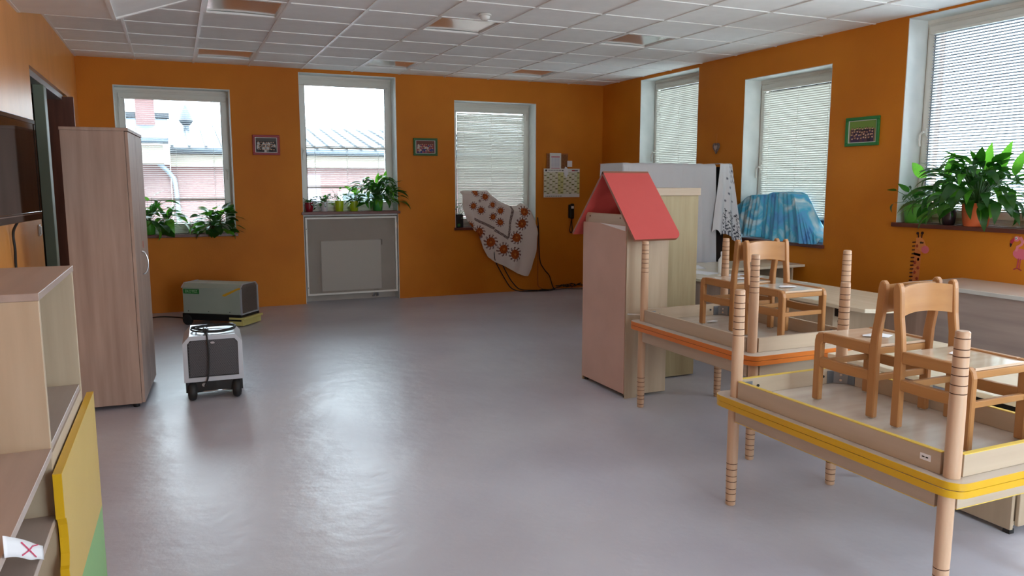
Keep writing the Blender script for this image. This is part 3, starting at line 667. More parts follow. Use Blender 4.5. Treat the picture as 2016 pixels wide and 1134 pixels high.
for a in (.05, wL-.05):
    for b in (-.06, -wD+.05): part('foot', MB().lathe([(.02, 0), (.024, .03)], (b, a, 0), 12), m_black, Wd, smooth=2)

# ------------------------------------------------------------ stepped maple shelf unit at the left front
S = thing('shelf_unit', 'stepped maple shelf unit with a yellow and green front at left front', 'shelf unit', (.4, -7.4, 0))
X0, XF = .19, .600; ya, yb = -7.60, -6.945; th = .018; yc = -8.7; ZT, ZM, ZL, ZK = 1.232, .836, .686, .04
part('side_panel', MB().box((X0, ya-th, .03), (XF, ya, ZT-th)), m_maple, S, w=True, bevel=.001)
part('side_panel', MB().box((X0, yb-th, .03), (XF, yb, ZT-th)), m_maple, S, w=True, bevel=.001)
part('side_panel', MB().box((X0, yc, .03), (XF, yc+th, ZM)), m_maple, S, w=True, bevel=.001)
part('top_board', MB().box((X0, ya-th-.002, ZT-th), (XF+.002, yb+.002, ZT)), m_oak_top, S, w=True, bevel=.001)
part('shelf', MB().box((X0, ya, ZM-.0), (XF-.004, yb-th, ZM+th)), m_oak_top, S, w=True, bevel=.001)
part('rail', MB().box((XF-.022, ya, ZM-.045), (XF-.001, yb-th, ZM-.001)), m_maple_y, S, w=True)
part('low_top', MB().box((X0, yc+.002, ZM), (XF+.002, ya-th, ZM+.001+th-.001)), m_oak_top, S, w=True, bevel=.001)
part('low_shelf', MB().box((X0, yc+th, ZL-th), (XF-.001, ya-th, ZL)), m_oak_top, S, w=True, bevel=.001)
part('bottom_board', MB().box((X0, yc+th, ZK), (XF, ya-th, ZK+th)).box((X0, ya, ZK), (XF, yb-th, ZK+th)), m_maple_y, S, w=True)
part('back_panel', MB().box((X0-.004, yc, .03), (X0, ya, ZM)).box((X0-.004, ya, .03), (X0, yb, ZT-th)), m_maple, S, w=True)
part('plinth', MB().box((XF-.05, yc+th, 0), (XF-.035, yb-th, ZK)), m_maple_y, S, w=True)
for z in (1.045, 1.085, 1.005): part('screw_cap', MB().lathe([(.003, 0), (.003, -.002)], (.47+.01*math.sin(z*40), yb-th, z), 8, ax='y'), M('brown_cap_%d' % int(z*100), (90, 70, 50), .6), S, w=True)
# front flap: yellow with a wavy finger cut-out, green lower corner
yf0, yf1 = -7.66, -6.86; zt = .800; xa, xb = XF+.004, XF+.024
wav = [(yf0, .690), (yf0+.014, .686), (yf0+.026, .665), (yf0+.030, .63), (yf0+.026, .59), (yf0+.010, .566), (yf0, .562)]
poly = [(yf0, zt)]+wav+[(yf0, .455), (yf1, .405), (yf1, zt)]
d = part('front_flap', MB().prism(poly, xa, xb, 'x'), [m_yel_p], S, w=True, label='yellow board with wavy finger cut-out')
part('edge_band', MB().prism([(yf0-.0015, zt)]+[(a-.0015, b) for a, b in wav]+[(yf0-.0015, .456), (yf0+.001, .456), (yf0+.001, .562)]+[(a+.001, b) for a, b in wav[::-1]]+[(yf0+.001, zt)], xa+.0005, xb-.0005, 'x').box((xa, yf0, zt), (xb, yf1, zt+.0015)), m_yel, d, w=True)
part('green_field', MB().prism([(yf0, .03), (yf1, .03), (yf1, .405), (yf0, .455)], xa, xb, 'x'), m_grn_p, d, w=True, label='green lower field')
# paper with a red cross taped over the shelf edge
t = thing('paper_sign', 'white paper with a red cross taped to the low shelf edge', 'paper sign', (.60, -8.02, .67))
def psheet(u, v):
    y = -8.215+.375*u; ztop = .892-.187*u; zb = .852-.180*u+.002*math.sin(u*9); return (XF+.006+.004*math.sin(u*5), y+.0*v, zb+(ztop-zb)*v)
part('sheet', MB().grid(psheet, 16, 3), m_paper, t, w=True, smooth=True, solid=.0006)
m_rp = M('red_felt_pen', (214, 70, 110), .6)
def on(u, v): p = psheet(u, v); return (p[0]+.002, p[1], p[2])
part('red_cross', MB().tube([on(.30, .80), on(.5, .5), on(.72, .15)], .0013, 5).tube([on(.30, .12), on(.5, .5), on(.62, .78), on(.82, .97)], .0013, 5), m_rp, t, w=True)

# ------------------------------------------------------------ dehumidifiers
def lettering(txt, size, mat, parent, loc, rot, name='lettering'):
    cu = bpy.data.curves.new(name, 'FONT'); cu.body = txt; cu.size = size; cu.extrude = .0005; cu.align_x = 'CENTER'; cu.align_y = 'CENTER'
    tmp = bpy.data.objects.new('tmp_text', cu); COL.objects.link(tmp); bpy.context.view_layer.update()
    dg = bpy.context.evaluated_depsgraph_get(); me = bpy.data.meshes.new_from_object(tmp.evaluated_get(dg)); bpy.data.objects.remove(tmp)
    me.materials.clear(); me.materials.append(mat); o = bpy.data.objects.new(name, me); COL.objects.link(o); o.parent = parent; o.location = loc; o.rotation_euler = rot; return o
D = thing('dehumidifier', 'grey steel dehumidifier on a wheeled base near the back wall', 'dehumidifier', (.93, -.91, 0), R(-36.2))
w_, d_, z1_, z2_ = .678, .33, .125, .444
ch = .045
part('housing', MB().prism([(0, z1_), (d_, z1_), (d_, z2_-ch), (d_-ch, z2_), (ch, z2_), (0, z2_-ch)], .0, w_-.002, 'x'), m_greybox, D, bevel=.004)
part('lid_edge', MB().prism([(-.004, z2_-ch-.004), (-.004, z2_-ch+.004), (ch, z2_+.004), (d_-ch, z2_+.004), (d_+.004, z2_-ch+.004), (d_+.004, z2_-ch-.004), (d_-ch, z2_-.002), (ch, z2_-.002)], w_-.002, w_+.012, 'x').prism([(-.004, z2_-ch-.004), (-.004, z2_-ch+.004), (ch, z2_+.004), (d_-ch, z2_+.004), (d_+.004, z2_-ch+.004), (d_+.004, z2_-ch-.004), (d_-ch, z2_-.002), (ch, z2_-.002)], -.012, 0, 'x'), m_silver, D)
part('end_frame', MB().box((w_-.002, 0, z1_), (w_+.012, .014, z2_-ch)).box((w_-.002, d_-.014, z1_), (w_+.012, d_, z2_-ch)).box((w_-.002, .014, z1_), (w_+.012, d_-.014, z1_+.012)), m_silver, D)
gr = part('end_grille', MB().prism([(.016, z1_+.014), (d_-.016, z1_+.014), (d_-.016, z2_-ch), (d_-ch, z2_-.008), (ch, z2_-.008), (.016, z2_-ch)], w_-.002, w_+.001, 'x'), M('brown_grey_filter', (110, 96, 88), .8), D)
mb = MB()
for k in range(30): mb.box((w_+.001, .018, z1_+.018+.0092*k), (w_+.004, d_-.018, z1_+.0205+.0092*k))
part('louvre', mb, M('grille_wire', (92, 84, 80), .5), gr, kind='stuff')
part('base_frame', MB().box((-.01, -.01, .055), (w_+.01, d_+.01, z1_)), m_black, D, bevel=.004)
part('water_tray', MB().box((w_*.80, -.008, .012), (w_+.03, d_+.005, .075)).box((w_*.80, -.012, .075), (w_+.05, d_+.015, .098)), M('yellowed_plastic', (206, 196, 120), .5), D, bevel=.003)
for yy in (-.02, d_-.02): part('wheel', MB().lathe([(.03, 0), (.056, .006), (.056, .034), (.03, .04)], (.05, yy, .056), 20, ax='y'), m_rubber, D, smooth=2)
part('caster', MB().lathe([(.014, 0), (.025, .004), (.025, .016), (.014, .02)], (w_-.04, .02, .025), 14, ax='y'), m_black, D, smooth=2)
pl = part('name_plate', MB().box((.012, -.002, .335), (.20, 0, .385)), M('green_name_plate', (40, 120, 50), .5), D)
lettering('EKOTEZ', .040, M('pale_letters', (176, 214, 170), .5), pl, (.106, -.0032, .360), (R(90), 0, 0))
part('yellow_tape', MB().add([(.47, -.002, .322), (.50, -.002, .315), (w_-.02, -.002, .39), (w_-.02, -.002, .41), (.478, -.002, .335)], [(0, 1, 2, 3, 4)]).add([(w_-.02, -.003, .39), (w_+.01, -.006, .395), (w_+.01, -.006, .412), (w_-.02, -.003, .41)], [(0, 1, 2, 3)]), M('yellow_tape', (220, 168, 40), .5), D)
for a in (.06, .30, .55): part('screw', MB().lathe([(.005, 0), (.005, -.002)], (a, 0, .15), 8, ax='y'), m_rubber, D)
single('cable', MB().tube(spline([(.33, -.52, .012), (.55, -.42, .012), (.70, -.36, .012), (.86, -.48, .014), (.97, -.62, .02), (1.0, -.7, .06)]), .008, 6), m_rubber, 'black cable on the floor running left from the grey dehumidifier', 'cable', smooth=True)

D = thing('dehumidifier', 'silver wheeled dehumidifier with black grille in mid floor', 'dehumidifier', (.90, -4.11, 0), R(-2.1))
w_, d_, z1_, z2_ = .385, .46, .135, .455; ch = .05
pr_ = [(0, z1_), (w_, z1_), (w_, z2_-ch), (w_-ch*.9, z2_), (ch*.9, z2_), (0, z2_-ch)]
part('housing', MB().prism(pr_, .02, d_, 'y'), m_silver, D, bevel=.004)
e = .03
inn = [(e, z1_+.03), (w_-e, z1_+.03), (w_-e, z2_-ch-.005), (w_-ch, z2_-e), (ch, z2_-e), (e, z2_-ch-.005)]
mb = MB(); n = 6
vs = [(a, 0, b) for a, b in pr_]+[(a, 0, b) for a, b in inn]+[(a, .02, b) for a, b in pr_]+[(a, .02, b) for a, b in inn]
mb.add(vs, [(i, (i+1) % 6, 6+(i+1) % 6, 6+i) for i in range(6)]+[(12+i, 18+i, 18+(i+1) % 6, 12+(i+1) % 6) for i in range(6)]+[(i, 12+i, 12+(i+1) % 6, (i+1) % 6) for i in range(6)]+[(6+i, 6+(i+1) % 6, 18+(i+1) % 6, 18+i) for i in range(6)])
part('front_frame', mb, m_silver, D)
part('filter', MB().prism(inn, .012, .019, 'y'), M('dark_filter', (40, 38, 40), .9), D)
mb = MB()
def inside(x, z):
    zmax = z2_-e
    if x < ch: zmax = z2_-ch-.005+(x-e)/(ch-e)*(ch-e+.005)
    if x > w_-ch: zmax = z2_-ch-.005+(w_-e-x)/(ch-e)*(ch-e+.005)
    return e < x < w_-e and z1_+.03 < z < zmax
st = .0118; rr = 0; z = z1_+.032
while z < z2_-e:
    x = e+(st/2 if rr % 2 else 0)
    while x < w_-e:
        if inside(x, z) and inside(x+st*.5, z+.004) and inside(x+st*.5, z-.004):
            for dz in (.0052, -.0052):
                a, b = (x, z), (x+st/2, z+dz); c = (x+st, z)
                for p, q in ((a, b), (b, c)): mb.add([(p[0], .006, p[1]-.0009), (q[0], .006, q[1]-.0009), (q[0], .006, q[1]+.0009), (p[0], .006, p[1]+.0009)], [(0, 1, 2, 3)])
        x += st
    z += .0104/1; rr += 1
part('expanded_mesh', mb, M('mesh_wire', (132, 130, 134), .4, metal=.3), D, kind='stuff')
part('badge', MB().prism(ell(w_*.5, z2_-e-.022, .014, .008, 14), .002, .005, 'y'), m_chrome, D)
part('under_frame', MB().box((.008, .01, .06), (.03, d_-.02, z1_)).box((w_-.03, .01, .06), (w_-.008, d_-.02, z1_)).box((.03, .03, .075), (w_-.03, d_-.03, z1_)), m_black, D, bevel=.002)
cp = part('control_panel', MB().box((.07, .022, .062), (w_-.07, .031, z1_-.002)), m_black, D)
part('knob', MB().lathe([(.015, 0), (.013, -.008)], (.125, .022, .108), 16, ax='y'), M('grey_knob', (160, 160, 158), .4), cp, smooth=2)
part('socket', MB().box((.20, .0195, .098), (.228, .022, .12)), m_rubber, cp)
part('axle', MB().tube([(.02, .045, .056), (w_-.02, .045, .056)], .007, 8), m_chrome, D, smooth=True)
for xx in (.018, w_-.078): part('wheel', MB().lathe([(.030, 0), (.052, .004), (.062, .014), (.066, .030), (.062, .046), (.052, .056), (.030, .060)], (xx, .035, .066), 24, ax='x'), m_rubber, D, smooth=2)
for xx in (.04, w_-.04): part('foot', MB().lathe([(.012, 0), (.012, .062)], (xx, d_-.05, 0), 10), m_black, D, smooth=2)
a = R(-2.1); o0 = Vector((.90, -4.11, 0))
def W2(x, y, z): return (o0.x+x*math.cos(a)-y*math.sin(a), o0.y+x*math.sin(a)+y*math.cos(a), z)
zt = z2_+.010
loop = [W2(.13, -.014, .105), W2(.155, -.03, .18), W2(.165, -.022, .33), W2(.16, -.016, z2_-.02), W2(.155, .03, zt), W2(.16, .1, zt)]
for k in range(26):
    q = k/25*2*PI*2.2; r_ = .13+.02*math.sin(q*.7); loop.append(W2(.20+r_*math.cos(q+2.6)*1.05, .19+r_*.9*math.sin(q+2.6), zt+.003+.010*(k/25)+.004*math.sin(q*2)))
cb = thing('power_cable', 'black power cable coiled on top of the silver dehumidifier', 'cable', W2(.2, .19, zt))
part('cord', MB().tube(spline(loop, 5), .006, 6), m_rubber, cb, w=True, smooth=True)
a1, b1, c1 = W2(.15, .06, zt+.012), W2(.15, .10, zt+.014), W2(.155, .14, zt+.012)
part('plug', MB().tube([a1, b1, c1], [.016, .02, .013], 10), m_black, cb, w=True, smooth=2)

# ------------------------------------------------------------ playhouse cabinet, tall cabinet
Hh = thing('playhouse_cabinet', 'maple playhouse cabinet with a red gable roof', 'cabinet', (3.87, -4.93, 0))
hx0, hx1, hy0, hy1 = 3.70, 4.04, -5.24, -4.62; HT = 1.20
part('side_panel', MB().box((hx0+.004, hy0, 0.02), (hx1, hy0+.018, HT+.0)), m_maple, Hh, w=True, bevel=.002)
part('side_panel', MB().box((hx0+.004, hy1-.018, 0.0), (hx1, hy1, HT)), m_maple, Hh, w=True, bevel=.002)
part('front_edge', MB().box((hx0, hy0, 0.0), (hx0+.10, hy0-.004, HT-.01)), m_maple, Hh, w=True)
part('back_panel', MB().box((hx0, hy0+.012, .03), (hx0+.004, hy1-.012, HT+.005)), m_hard, Hh, w=True, label='pinkish hardboard panel with screws')
part('shelf', MB().box((hx0+.004, hy0+.018, HT-.03), (hx1, hy1-.018, HT-.012)), m_maple_y, Hh, w=True)
part('bottom_board', MB().box((hx0+.004, hy0+.018, .06), (hx1, hy1-.018, .078)), m_maple_y, Hh, w=True)
part('cross_rail', MB().box((hx0+.006, hy0+.03, HT), (hx0+.024, hy1-.03, HT+.075)), m_maple_y, Hh, w=True, bevel=.002)
for yy in (hy0+.10, hy1-.10): part('screw', MB().lathe([(.005, 0), (.005, -.003)], (hx0+.006, yy, HT+.05), 8, ax='x'), m_rubber, Hh, w=True)
for yy in (hy0+.03, hy1-.03): part('foot', MB().lathe([(.016, 0), (.014, .03)], (hx0+.03, yy, 0), 10), m_rubber, Hh, w=True)
part('gable_rail', MB().box((hx1-.03, hy0+.03, HT), (hx1-.012, hy1-.03, HT+.075)), m_maple_y, Hh, w=True)
rx0, rx1 = 3.675, 4.05
def roofpanel(ya, za, yb_, zb_, rnd):
    # board from ridge (ya,za) to eave (yb_,zb_), rounded outer corner at far x
    L = math.hypot(yb_-ya, zb_-za); dy, dz = (yb_-ya)/L, (zb_-za)/L; ny, nz = -dz, dy
    if nz < 0: ny, nz = -ny, -nz
    W_ = rx1-rx0; pts = [(0, 0), (W_, 0)]; r = .06
    for k in range(7): q = R(90*k/6); pts.append((W_-r+r*math.cos(q), L-r+r*math.sin(q)))
    pts.append((0, L)); t_ = .018; n = len(pts)
    vs = [(rx0+p, ya+dy*q, za+dz*q) for p, q in pts]+[(rx0+p, ya+dy*q-ny*t_, za+dz*q-nz*t_) for p, q in pts]
    return MB().add(vs, [tuple(range(n)), tuple(range(n, 2*n))[::-1]]), MB().add(vs, [(i, (i+1) % n, n+(i+1) % n, n+i) for i in range(n)])
ry, rz = -4.943, 1.571
m_redd = M('dark_red_underside', (190, 50, 46), .5)
for (yb_, zb_) in ((-5.378, 1.118), (-4.499, 1.114)):
    fa, fb = roofpanel(ry, rz, yb_, zb_, 1)
    fa.f += fb.f; fa.m += [1]*len(fb.f)
    part('roof_board', fa, [m_red, noisy('roof_edge_%d' % int(-yb_*10), (150, 96, 74), (140, 86, 66), nscale=5)], Hh, w=True)
part('white_sheet', MB().prism([(hy0+.02, HT-.002), (hy1-.25, HT+.006), (hy0+.02, HT-.035)], hx0-.003, hx0-.001, 'x'), m_paper, Hh, w=True)
Tc = thing('tall_cabinet', 'tall greenish maple cabinet standing behind the playhouse', 'cabinet', (4.31, -4.6, 0))
part('side_panel', MB().box((4.07, -4.88, .01), (4.553, -4.862, 1.395)), m_maple_g, Tc, w=True, bevel=.002)
part('body', MB().box((4.08, -4.862, .02), (4.545, -4.30, 1.39)), m_maple_g, Tc, w=True)
part('top_board', MB().box((4.06, -4.892, 1.395), (4.563, -4.29, 1.452)), m_maple_x, Tc, w=True, bevel=.002)

# ------------------------------------------------------------ cloth covered cabinet against the corner
Cb = thing('covered_cabinet', 'black cabinet standing in the corner under white sheets', 'cabinet', (5.6, -2.9, 0))
part('body', MB().box((4.98, -3.10, .02), (6.235, -2.66, 1.655)), m_black, Cb, w=True, bevel=.005)
part('plinth', MB().box((5.0, -3.05, 0), (6.2, -2.7, .02)), m_black, Cb, w=True)
def drape(x0, x1, yf, zt, zb, depth, fold, seed, skew=0, left_sag=0):
    rnd = random.Random(seed); ph = [rnd.uniform(0, 6) for _ in range(4)]; ctr = [rnd.uniform(0, 1) for _ in range(5)]
    def fn(u, v):
        # v: 0 = back on top, .2 = front edge, 1 = hem
        x = x0+(x1-x0)*u
        if v < .2: return (x, yf+depth*(1-v/.2), zt+.003*math.sin(u*40))
        q = (v-.2)/.8; f = fold*q**.6*(math.sin(u*17+ph[0]+q)+.6*math.sin(u*37+ph[1]+2*q)+.4*math.sin(u*71+ph[2]))
        crease = -.004*sum(math.exp(-((u-c)/.006)**2) for c in ctr)
        return (x+skew*q*(u-.5)+.012*q*math.sin(u*11+ph[3]), yf-.012-abs(fold)*q+f*.5+crease, zt-.004-(zt-zb)*q*(1-left_sag*(1-u)))
    return MB().grid(fn, 120, 46)
sh = drape(4.962, 6.085, -3.115, 1.685, .60, .45, .022, 3, .03)
def side_fn(u, v): return (4.955-.03*v*(1+.5*math.sin(u*14))-.02*v*(1-u), -2.70-.44*u, 1.683-(1.683-.62)*v)
sh.grid(side_fn, 16, 24)
single('white_sheet', sh, m_clothw, 'plain white sheet hanging over the black cabinet in the corner', 'cloth', smooth=True, solid=.002)
# second, printed cloth gathered over the right end
def pc_fn(u, v):
    q = max(0, (v-.12)/.88); x = 6.135+.15*u; 
    if v < .12: return (x, -3.12+.4*(1-v/.12), 1.690+.002*math.sin(u*9))
    zb = .96+.0*u - .12*max(0, u-.45)/.55*1.0
    if u < .3: zb = .98+.03*math.sin(u*20)
    xx = x+q*(.15*(u-.35))+.0
    return (xx-.06*q*(1-u), -3.135-.07*q+.028*math.sin(u*16+q*2)*q, 1.690-(1.690-zb)*q)
mb = MB(); mb.grid(pc_fn, 60, 110); cols = []
for j in range(111):
    for i in range(61):
        u, v = i/60, j/110; c = (222, 222, 226)
        h = math.sin(i*12.9898+j*78.233)*43758.5453 % 1
        if .35 < u < .97 and v > .68:
            s = math.sin(u*31+v*19+math.sin(v*41)*2)*math.sin(v*83-u*23+math.sin(u*37)*2)+.4*math.sin(v*140+u*60)
            if s > .42 or ((u*60) % 9 < 1.2 and h < .5): c = (58, 60, 72)
        if v > .955 and u > .3: c = (90, 92, 104) if (i//2) % 2 else (214, 214, 220)
        for cu, cv in ((.55, .3), (.7, .4), (.6, .48), (.8, .55), (.45, .58), (.9, .2)):
            if (u-cu)**2/.0025+(v-cv)**2/.0002 < 1: c = (110, 112, 126)
        if u > .72 and v < .34 and abs(((u-.72)*40+v*60) % 4-2) < .5: c = (96, 98, 112)
        cols.append(c)
single('printed_cloth', mb, m_clothprint, 'white cloth with a dark floral print draped at the cabinet right end', 'cloth', smooth=True, cols=cols, solid=.002)

# ------------------------------------------------------------ blue tie-dyed cloth on the sill of window 5
BLT = [(2.955, 1.235), (3.05, 1.29), (3.13, 1.345), (3.2, 1.362), (3.42, 1.368), (3.5, 1.395), (3.72, 1.395), (3.80, 1.375), (3.85, 1.30), (3.92, 1.20), (4.0, 1.10), (4.08, 1.02), (4.18, .955)]
def bl_fn(u, v):
    uu = 2.955+1.225*u; zt_ = BLT[0][1]
    for (p, q), (r_, s_) in zip(BLT, BLT[1:]):
        if p <= uu <= r_+1e-6: zt_ = q+(s_-q)*(uu-p)/(r_-p)
    zb = .912+.02*math.sin(u*7)+(.02 if u < .12 else 0)
    fold = math.sin(u*26+1.5*v)*.5+math.sin(u*61+v*3)*.35+math.sin(u*11)*.4
    if v < .22: return (RW+.015+.135*(1-v/.22), -uu, zt_+.007*fold)
    q = (v-.22)/.78; z = zt_+(zb-zt_)*q**1.05
    # folds fan out to the right end of the sill
    ysh = -.20*q*math.exp(-((u-.72)/.22)**2)
    fan = math.sin((uu+.35*(1.4-z))*46)*.35*max(0, u-.4)
    return (RW-.03-.045*q**.7-.030*(fold+fan+.35*math.sin(uu*120+3*v))*(.25+q), max(-uu+ysh, -4.172), max(z, .910))
single('blue_cloth', MB().grid(bl_fn, 110, 50), m_blue, 'blue tie-dyed cloth heaped on the sill of the right wall window', 'cloth', smooth=True, solid=.002)

# ------------------------------------------------------------ printed cloth on the sill of window 3
t = thing('radio', 'small black radio at the left end of the right back window sill', 'radio', (4.36, .03, .905))
part('case', MB().box((4.325, -.02, .905), (4.42, .08, 1.08)), m_black, t, w=True, bevel=.006)
part('green_panel', MB().box((4.338, -.023, .92), (4.375, -.0195, .955)), M('green_label', (50, 110, 40), .5), t, w=True)
part('dial', MB().lathe([(.012, 0), (.010, -.006)], (4.395, -.02, 1.03), 14, ax='y'), m_chrome, t, w=True, smooth=2)
out_top = [(4.40, 1.375), (4.44, 1.392), (4.80, 1.388), (4.86, 1.33), (4.95, 1.26), (5.08, 1.205), (5.16, 1.175), (5.26, 1.185), (5.31, 1.215), (5.36, 1.205), (5.40, 1.17)]
out_bot = [(4.40, .86), (4.50, .80), (4.55, .63), (4.64, .50), (4.80, .42), (4.98, .355), (5.10, .30), (5.22, .25), (5.33, .215), (5.40, .21)]
def interp(tab, x):
    if x <= tab[0][0]: return tab[0][1]
    for (a, b), (c, d) in zip(tab, tab[1:]):
        if x <= c: return b+(d-b)*(x-a)/(c-a)
    return tab[-1][1]
def fl_xy(u, v):      # u across, v 0 bottom .. 1 top ; returns x, z
    xl = interp([(0, 4.56), (.25, 4.47), (.45, 4.42), (.6, 4.40), (1, 4.40)], v); xr = interp([(0, 5.35), (.12, 5.41), (.35, 5.47), (.62, 5.50), (.8, 5.45), (1, 5.37)], v)
    x = xl+(xr-xl)*u; xs = 4.40+u*1.0
    return x, interp(out_bot, xs)+(interp(out_top, xs)-interp(out_bot, xs))*v
def fl_fn(u, v):
    x, z = fl_xy(u, v); y = -.055-.02*math.sin(u*13+v*3)*(1-v)-.012*math.sin(u*29-v*2)-.008*math.sin(v*17+u*8)
    if z > .93: y += 0
    if v > .93: y += (v-.93)/.07*.10
    return (x, y, z)
FL = [(4.60, 1.365, .05), (4.72, 1.31, .05), (4.55, 1.19, .05), (4.66, 1.13, .05), (4.83, 1.20, .045), (4.83, 1.04, .05), (4.94, 1.12, .048), (4.93, .965, .052),
      (4.63, .84, .075), (4.80, .70, .085), (4.98, .60, .08), (5.16, .52, .085), (5.18, .75, .078), (5.26, .94, .08), (5.30, 1.10, .068), (4.50, .93, .05)]
FLs = [(4.65, 1.255, .02), (4.77, 1.175, .018), (4.875, 1.07, .02)]
mb = MB(); NU, NV = 190, 190; mb.grid(fl_fn, NU, NV); cols = []
rnd = random.Random(4)
for j in range(NV+1):
    for i in range(NU+1):
        x, z = fl_xy(i/NU, j/NV); c = (226, 214, 208)
        for k, (cx, cz, r_) in enumerate(FL):
            dx, dz = x-cx, z-cz; dd = math.hypot(dx, dz)
            r_ *= 1.22
            if dd < r_:
                an = math.atan2(dz, dx); f = dd/r_
                pet = .5+.5*math.sin(an*11+k+f*5); h = .5+.5*math.sin(x*520+k)*math.sin(z*560)
                if f < .16: c = (196, 120, 60)
                elif f < .62: c = (178, 84, 34) if pet > .35 else ((96, 48, 38) if h > .4 else (206, 120, 60))
                elif pet*h > .30*f+.02: c = (104, 54, 46)
        for cx, cz, r_ in FLs:
            if math.hypot(x-cx, z-cz) < r_ and .5+.5*math.sin(math.atan2(z-cz, x-cx)*5) > .3: c = (110, 66, 60)
        # meander border: two straight bands meeting at a corner
        for (ax_, az_, bx_, bz_) in ((4.56, 1.02, 4.86, .88), (4.86, .86, 5.06, .74), (5.06, .75, 5.13, 1.19)):
            L = math.hypot(bx_-ax_, bz_-az_); tt = ((x-ax_)*(bx_-ax_)+(z-az_)*(bz_-az_))/L; dn = abs((x-ax_)*(bz_-az_)-(z-az_)*(bx_-ax_))/L
            if 0 < tt < L and dn < .016: c = (86, 62, 58) if (math.sin(tt*330) > -.3 or dn > .011) else (200, 186, 180)
        cols.append(c)
single('flowered_cloth', mb, m_clothprint, 'white cloth with brown and orange flowers draped from the window sill', 'cloth', smooth=True, cols=cols, solid=.0018)

# ------------------------------------------------------------ cables under window 3
def cable(pts, r, label, name='cable', group=None, mat=None):
    return single(name, MB().tube(spline(pts), r, 6), mat or m_rubber, label, 'cable', smooth=True, group=group)
cable([(4.86, -.02, .60), (4.87, -.02, .46), (4.95, -.02, .30), (5.02, -.025, .18), (5.10, -.04, .06), (5.2, -.08, .014), (5.36, -.16, .012), (5.6, -.2, .012), (5.72, -.14, .012)], .007, 'left of two black cables looping down under the flowered cloth')
cable([(4.96, -.03, .55), (4.98, -.02, .40), (5.06, -.02, .24), (5.14, -.025, .12), (5.24, -.04, .03), (5.4, -.12, .018), (5.62, -.13, .013), (5.76, -.07, .012)], .007, 'right of two black cables looping down under the flowered cloth')
cable([(5.50, -.05, 1.02), (5.53, -.02, .85), (5.54, -.015, .6), (5.56, -.015, .4), (5.63, -.015, .28), (5.70, -.015, .2), (5.74, -.02, .08), (5.75, -.06, .02), (5.75, -.1, .015)], .007, 'black cable curving down the wall right of the flowered cloth')
cable([(5.51, -.03, .8), (5.525, -.012, .5), (5.525, -.012, .12), (5.54, -.012, .05), (5.6, -.03, .012)], .004, 'thin orange-brown wire running straight down to the floor', mat=M('thin_wire', (150, 80, 40), .5))
co = [(5.7, -.1, .015)]
rnd = random.Random(9)
for k in range(34): co.append((5.78+.012*k+.03*math.sin(k*2.1), -.10-.07*math.sin(k*1.7), .02+.04*abs(math.sin(k*1.1))+.02*rnd.random()))
cable(co, .006, 'tangled bundle of black cable on the floor beside the playhouse', name='cable_bundle')
cable([(5.45, -.16, .012), (5.55, -.1, .02), (5.66, -.15, .012), (5.74, -.17, .012), (5.9, -.12, .012), (6.05, -.22, .012), (6.2, -.25, .012)], .005, 'thin black cable lying along the floor by the back wall')

# ------------------------------------------------------------ desks and counters along the right side
def board(poly, z0, z1): return MB().prism(poly, z0, z1)
Dk = thing('corner_desk', 'long cream topped corner desk under the right windows', 'desk', (5.3, -4.0, 0))
part('desktop', board([(4.865, -5.04), (5.53, -5.04), (5.53, -4.0), (6.53, -3.98), (6.53, -3.42), (4.865, -3.42)], .675, .70), m_cream_top, Dk, w=True, bevel=.003)
part('modesty_panel', MB().box((4.90, -5.02, .0), (4.92, -3.45, .675)), m_oak, Dk, w=True)
part('side_panel', MB().box((4.92, -5.02, 0), (5.48, -5.0, .675)), m_maple, Dk, w=True)
part('side_panel', MB().box((6.38, -3.96, 0), (6.40, -3.46, .675)), m_maple, Dk, w=True)
part('back_panel', MB().box((5.48, -3.47, .1), (6.38, -3.45, .675)), m_oak, Dk, w=True)
part('shelf', MB().box((5.50, -3.95, .34), (6.38, -3.47, .36)), m_maple, Dk, w=True)
Dk = thing('rounded_desk', 'cream topped desk with a rounded end beside the corner desk', 'desk', (5.2, -5.6, 0))
poly = [(4.865, -5.05), (5.53, -5.05), (5.53, -5.75), (5.50, -5.95)]
for k in range(1, 7): q = R(15*k); poly.append((5.10+.42*math.cos(q)*.95, -5.95-.33*math.sin(q)))
poly += [(4.95, -6.26), (4.86, -6.20), (4.845, -6.0), (4.86, -5.8)]
part('desktop', board(poly, .672, .70), m_cream_top, Dk, w=True, bevel=.004)
pp = part('pedestal', MB().box((4.93, -5.88, 0.02), (4.948, -5.08, .672)), m_maple, Dk, w=True)
part('side_panel', MB().box((4.95, -5.86, 0.0), (5.48, -5.842, .672)), m_maple, Dk, w=True)
part('hinge', MB().box((4.94, -5.93, .60), (4.985, -5.885, .655)), m_black, Dk, w=True)
part('knob', MB().lathe([(.010, 0), (.012, -.010), (.006, -.016)], (4.95, -5.92, .57), 12, ax='x'), m_chrome, Dk, w=True, smooth=2)
part('back_panel', MB().box((5.44, -6.2, 0.1), (5.46, -5.1, .672)), m_oak, Dk, w=True)
Ct = thing('wall_counter', 'long brown counter with pale blue-white top along the right wall', 'counter', (6.25, -7, 0))
part('worktop', MB().box((5.94, -8.4, .722), (6.535, -5.62, .752)), noisy('white_worktop', (206, 206, 200), (198, 198, 192), nscale=3, rough=.2), Ct, w=True, bevel=.003)
for a, b in ((-6.93, -5.66), (-8.38, -6.94)): part('front_panel', MB().box((5.975, a, .05), (5.99, b, .715)), m_oak_top, Ct, w=True, bevel=.001)
part('rail', MB().box((5.97, -8.38, .690), (5.995, -5.65, .722)), m_oak_top, Ct, w=True)
part('side_panel', MB().box((5.96, -5.655, 0), (6.53, -5.64, .722)), m_maple, Ct, w=True)
part('edge_strip', MB().box((5.955, -5.665, .0), (5.975, -5.655, .722)), m_white, Ct, w=True)
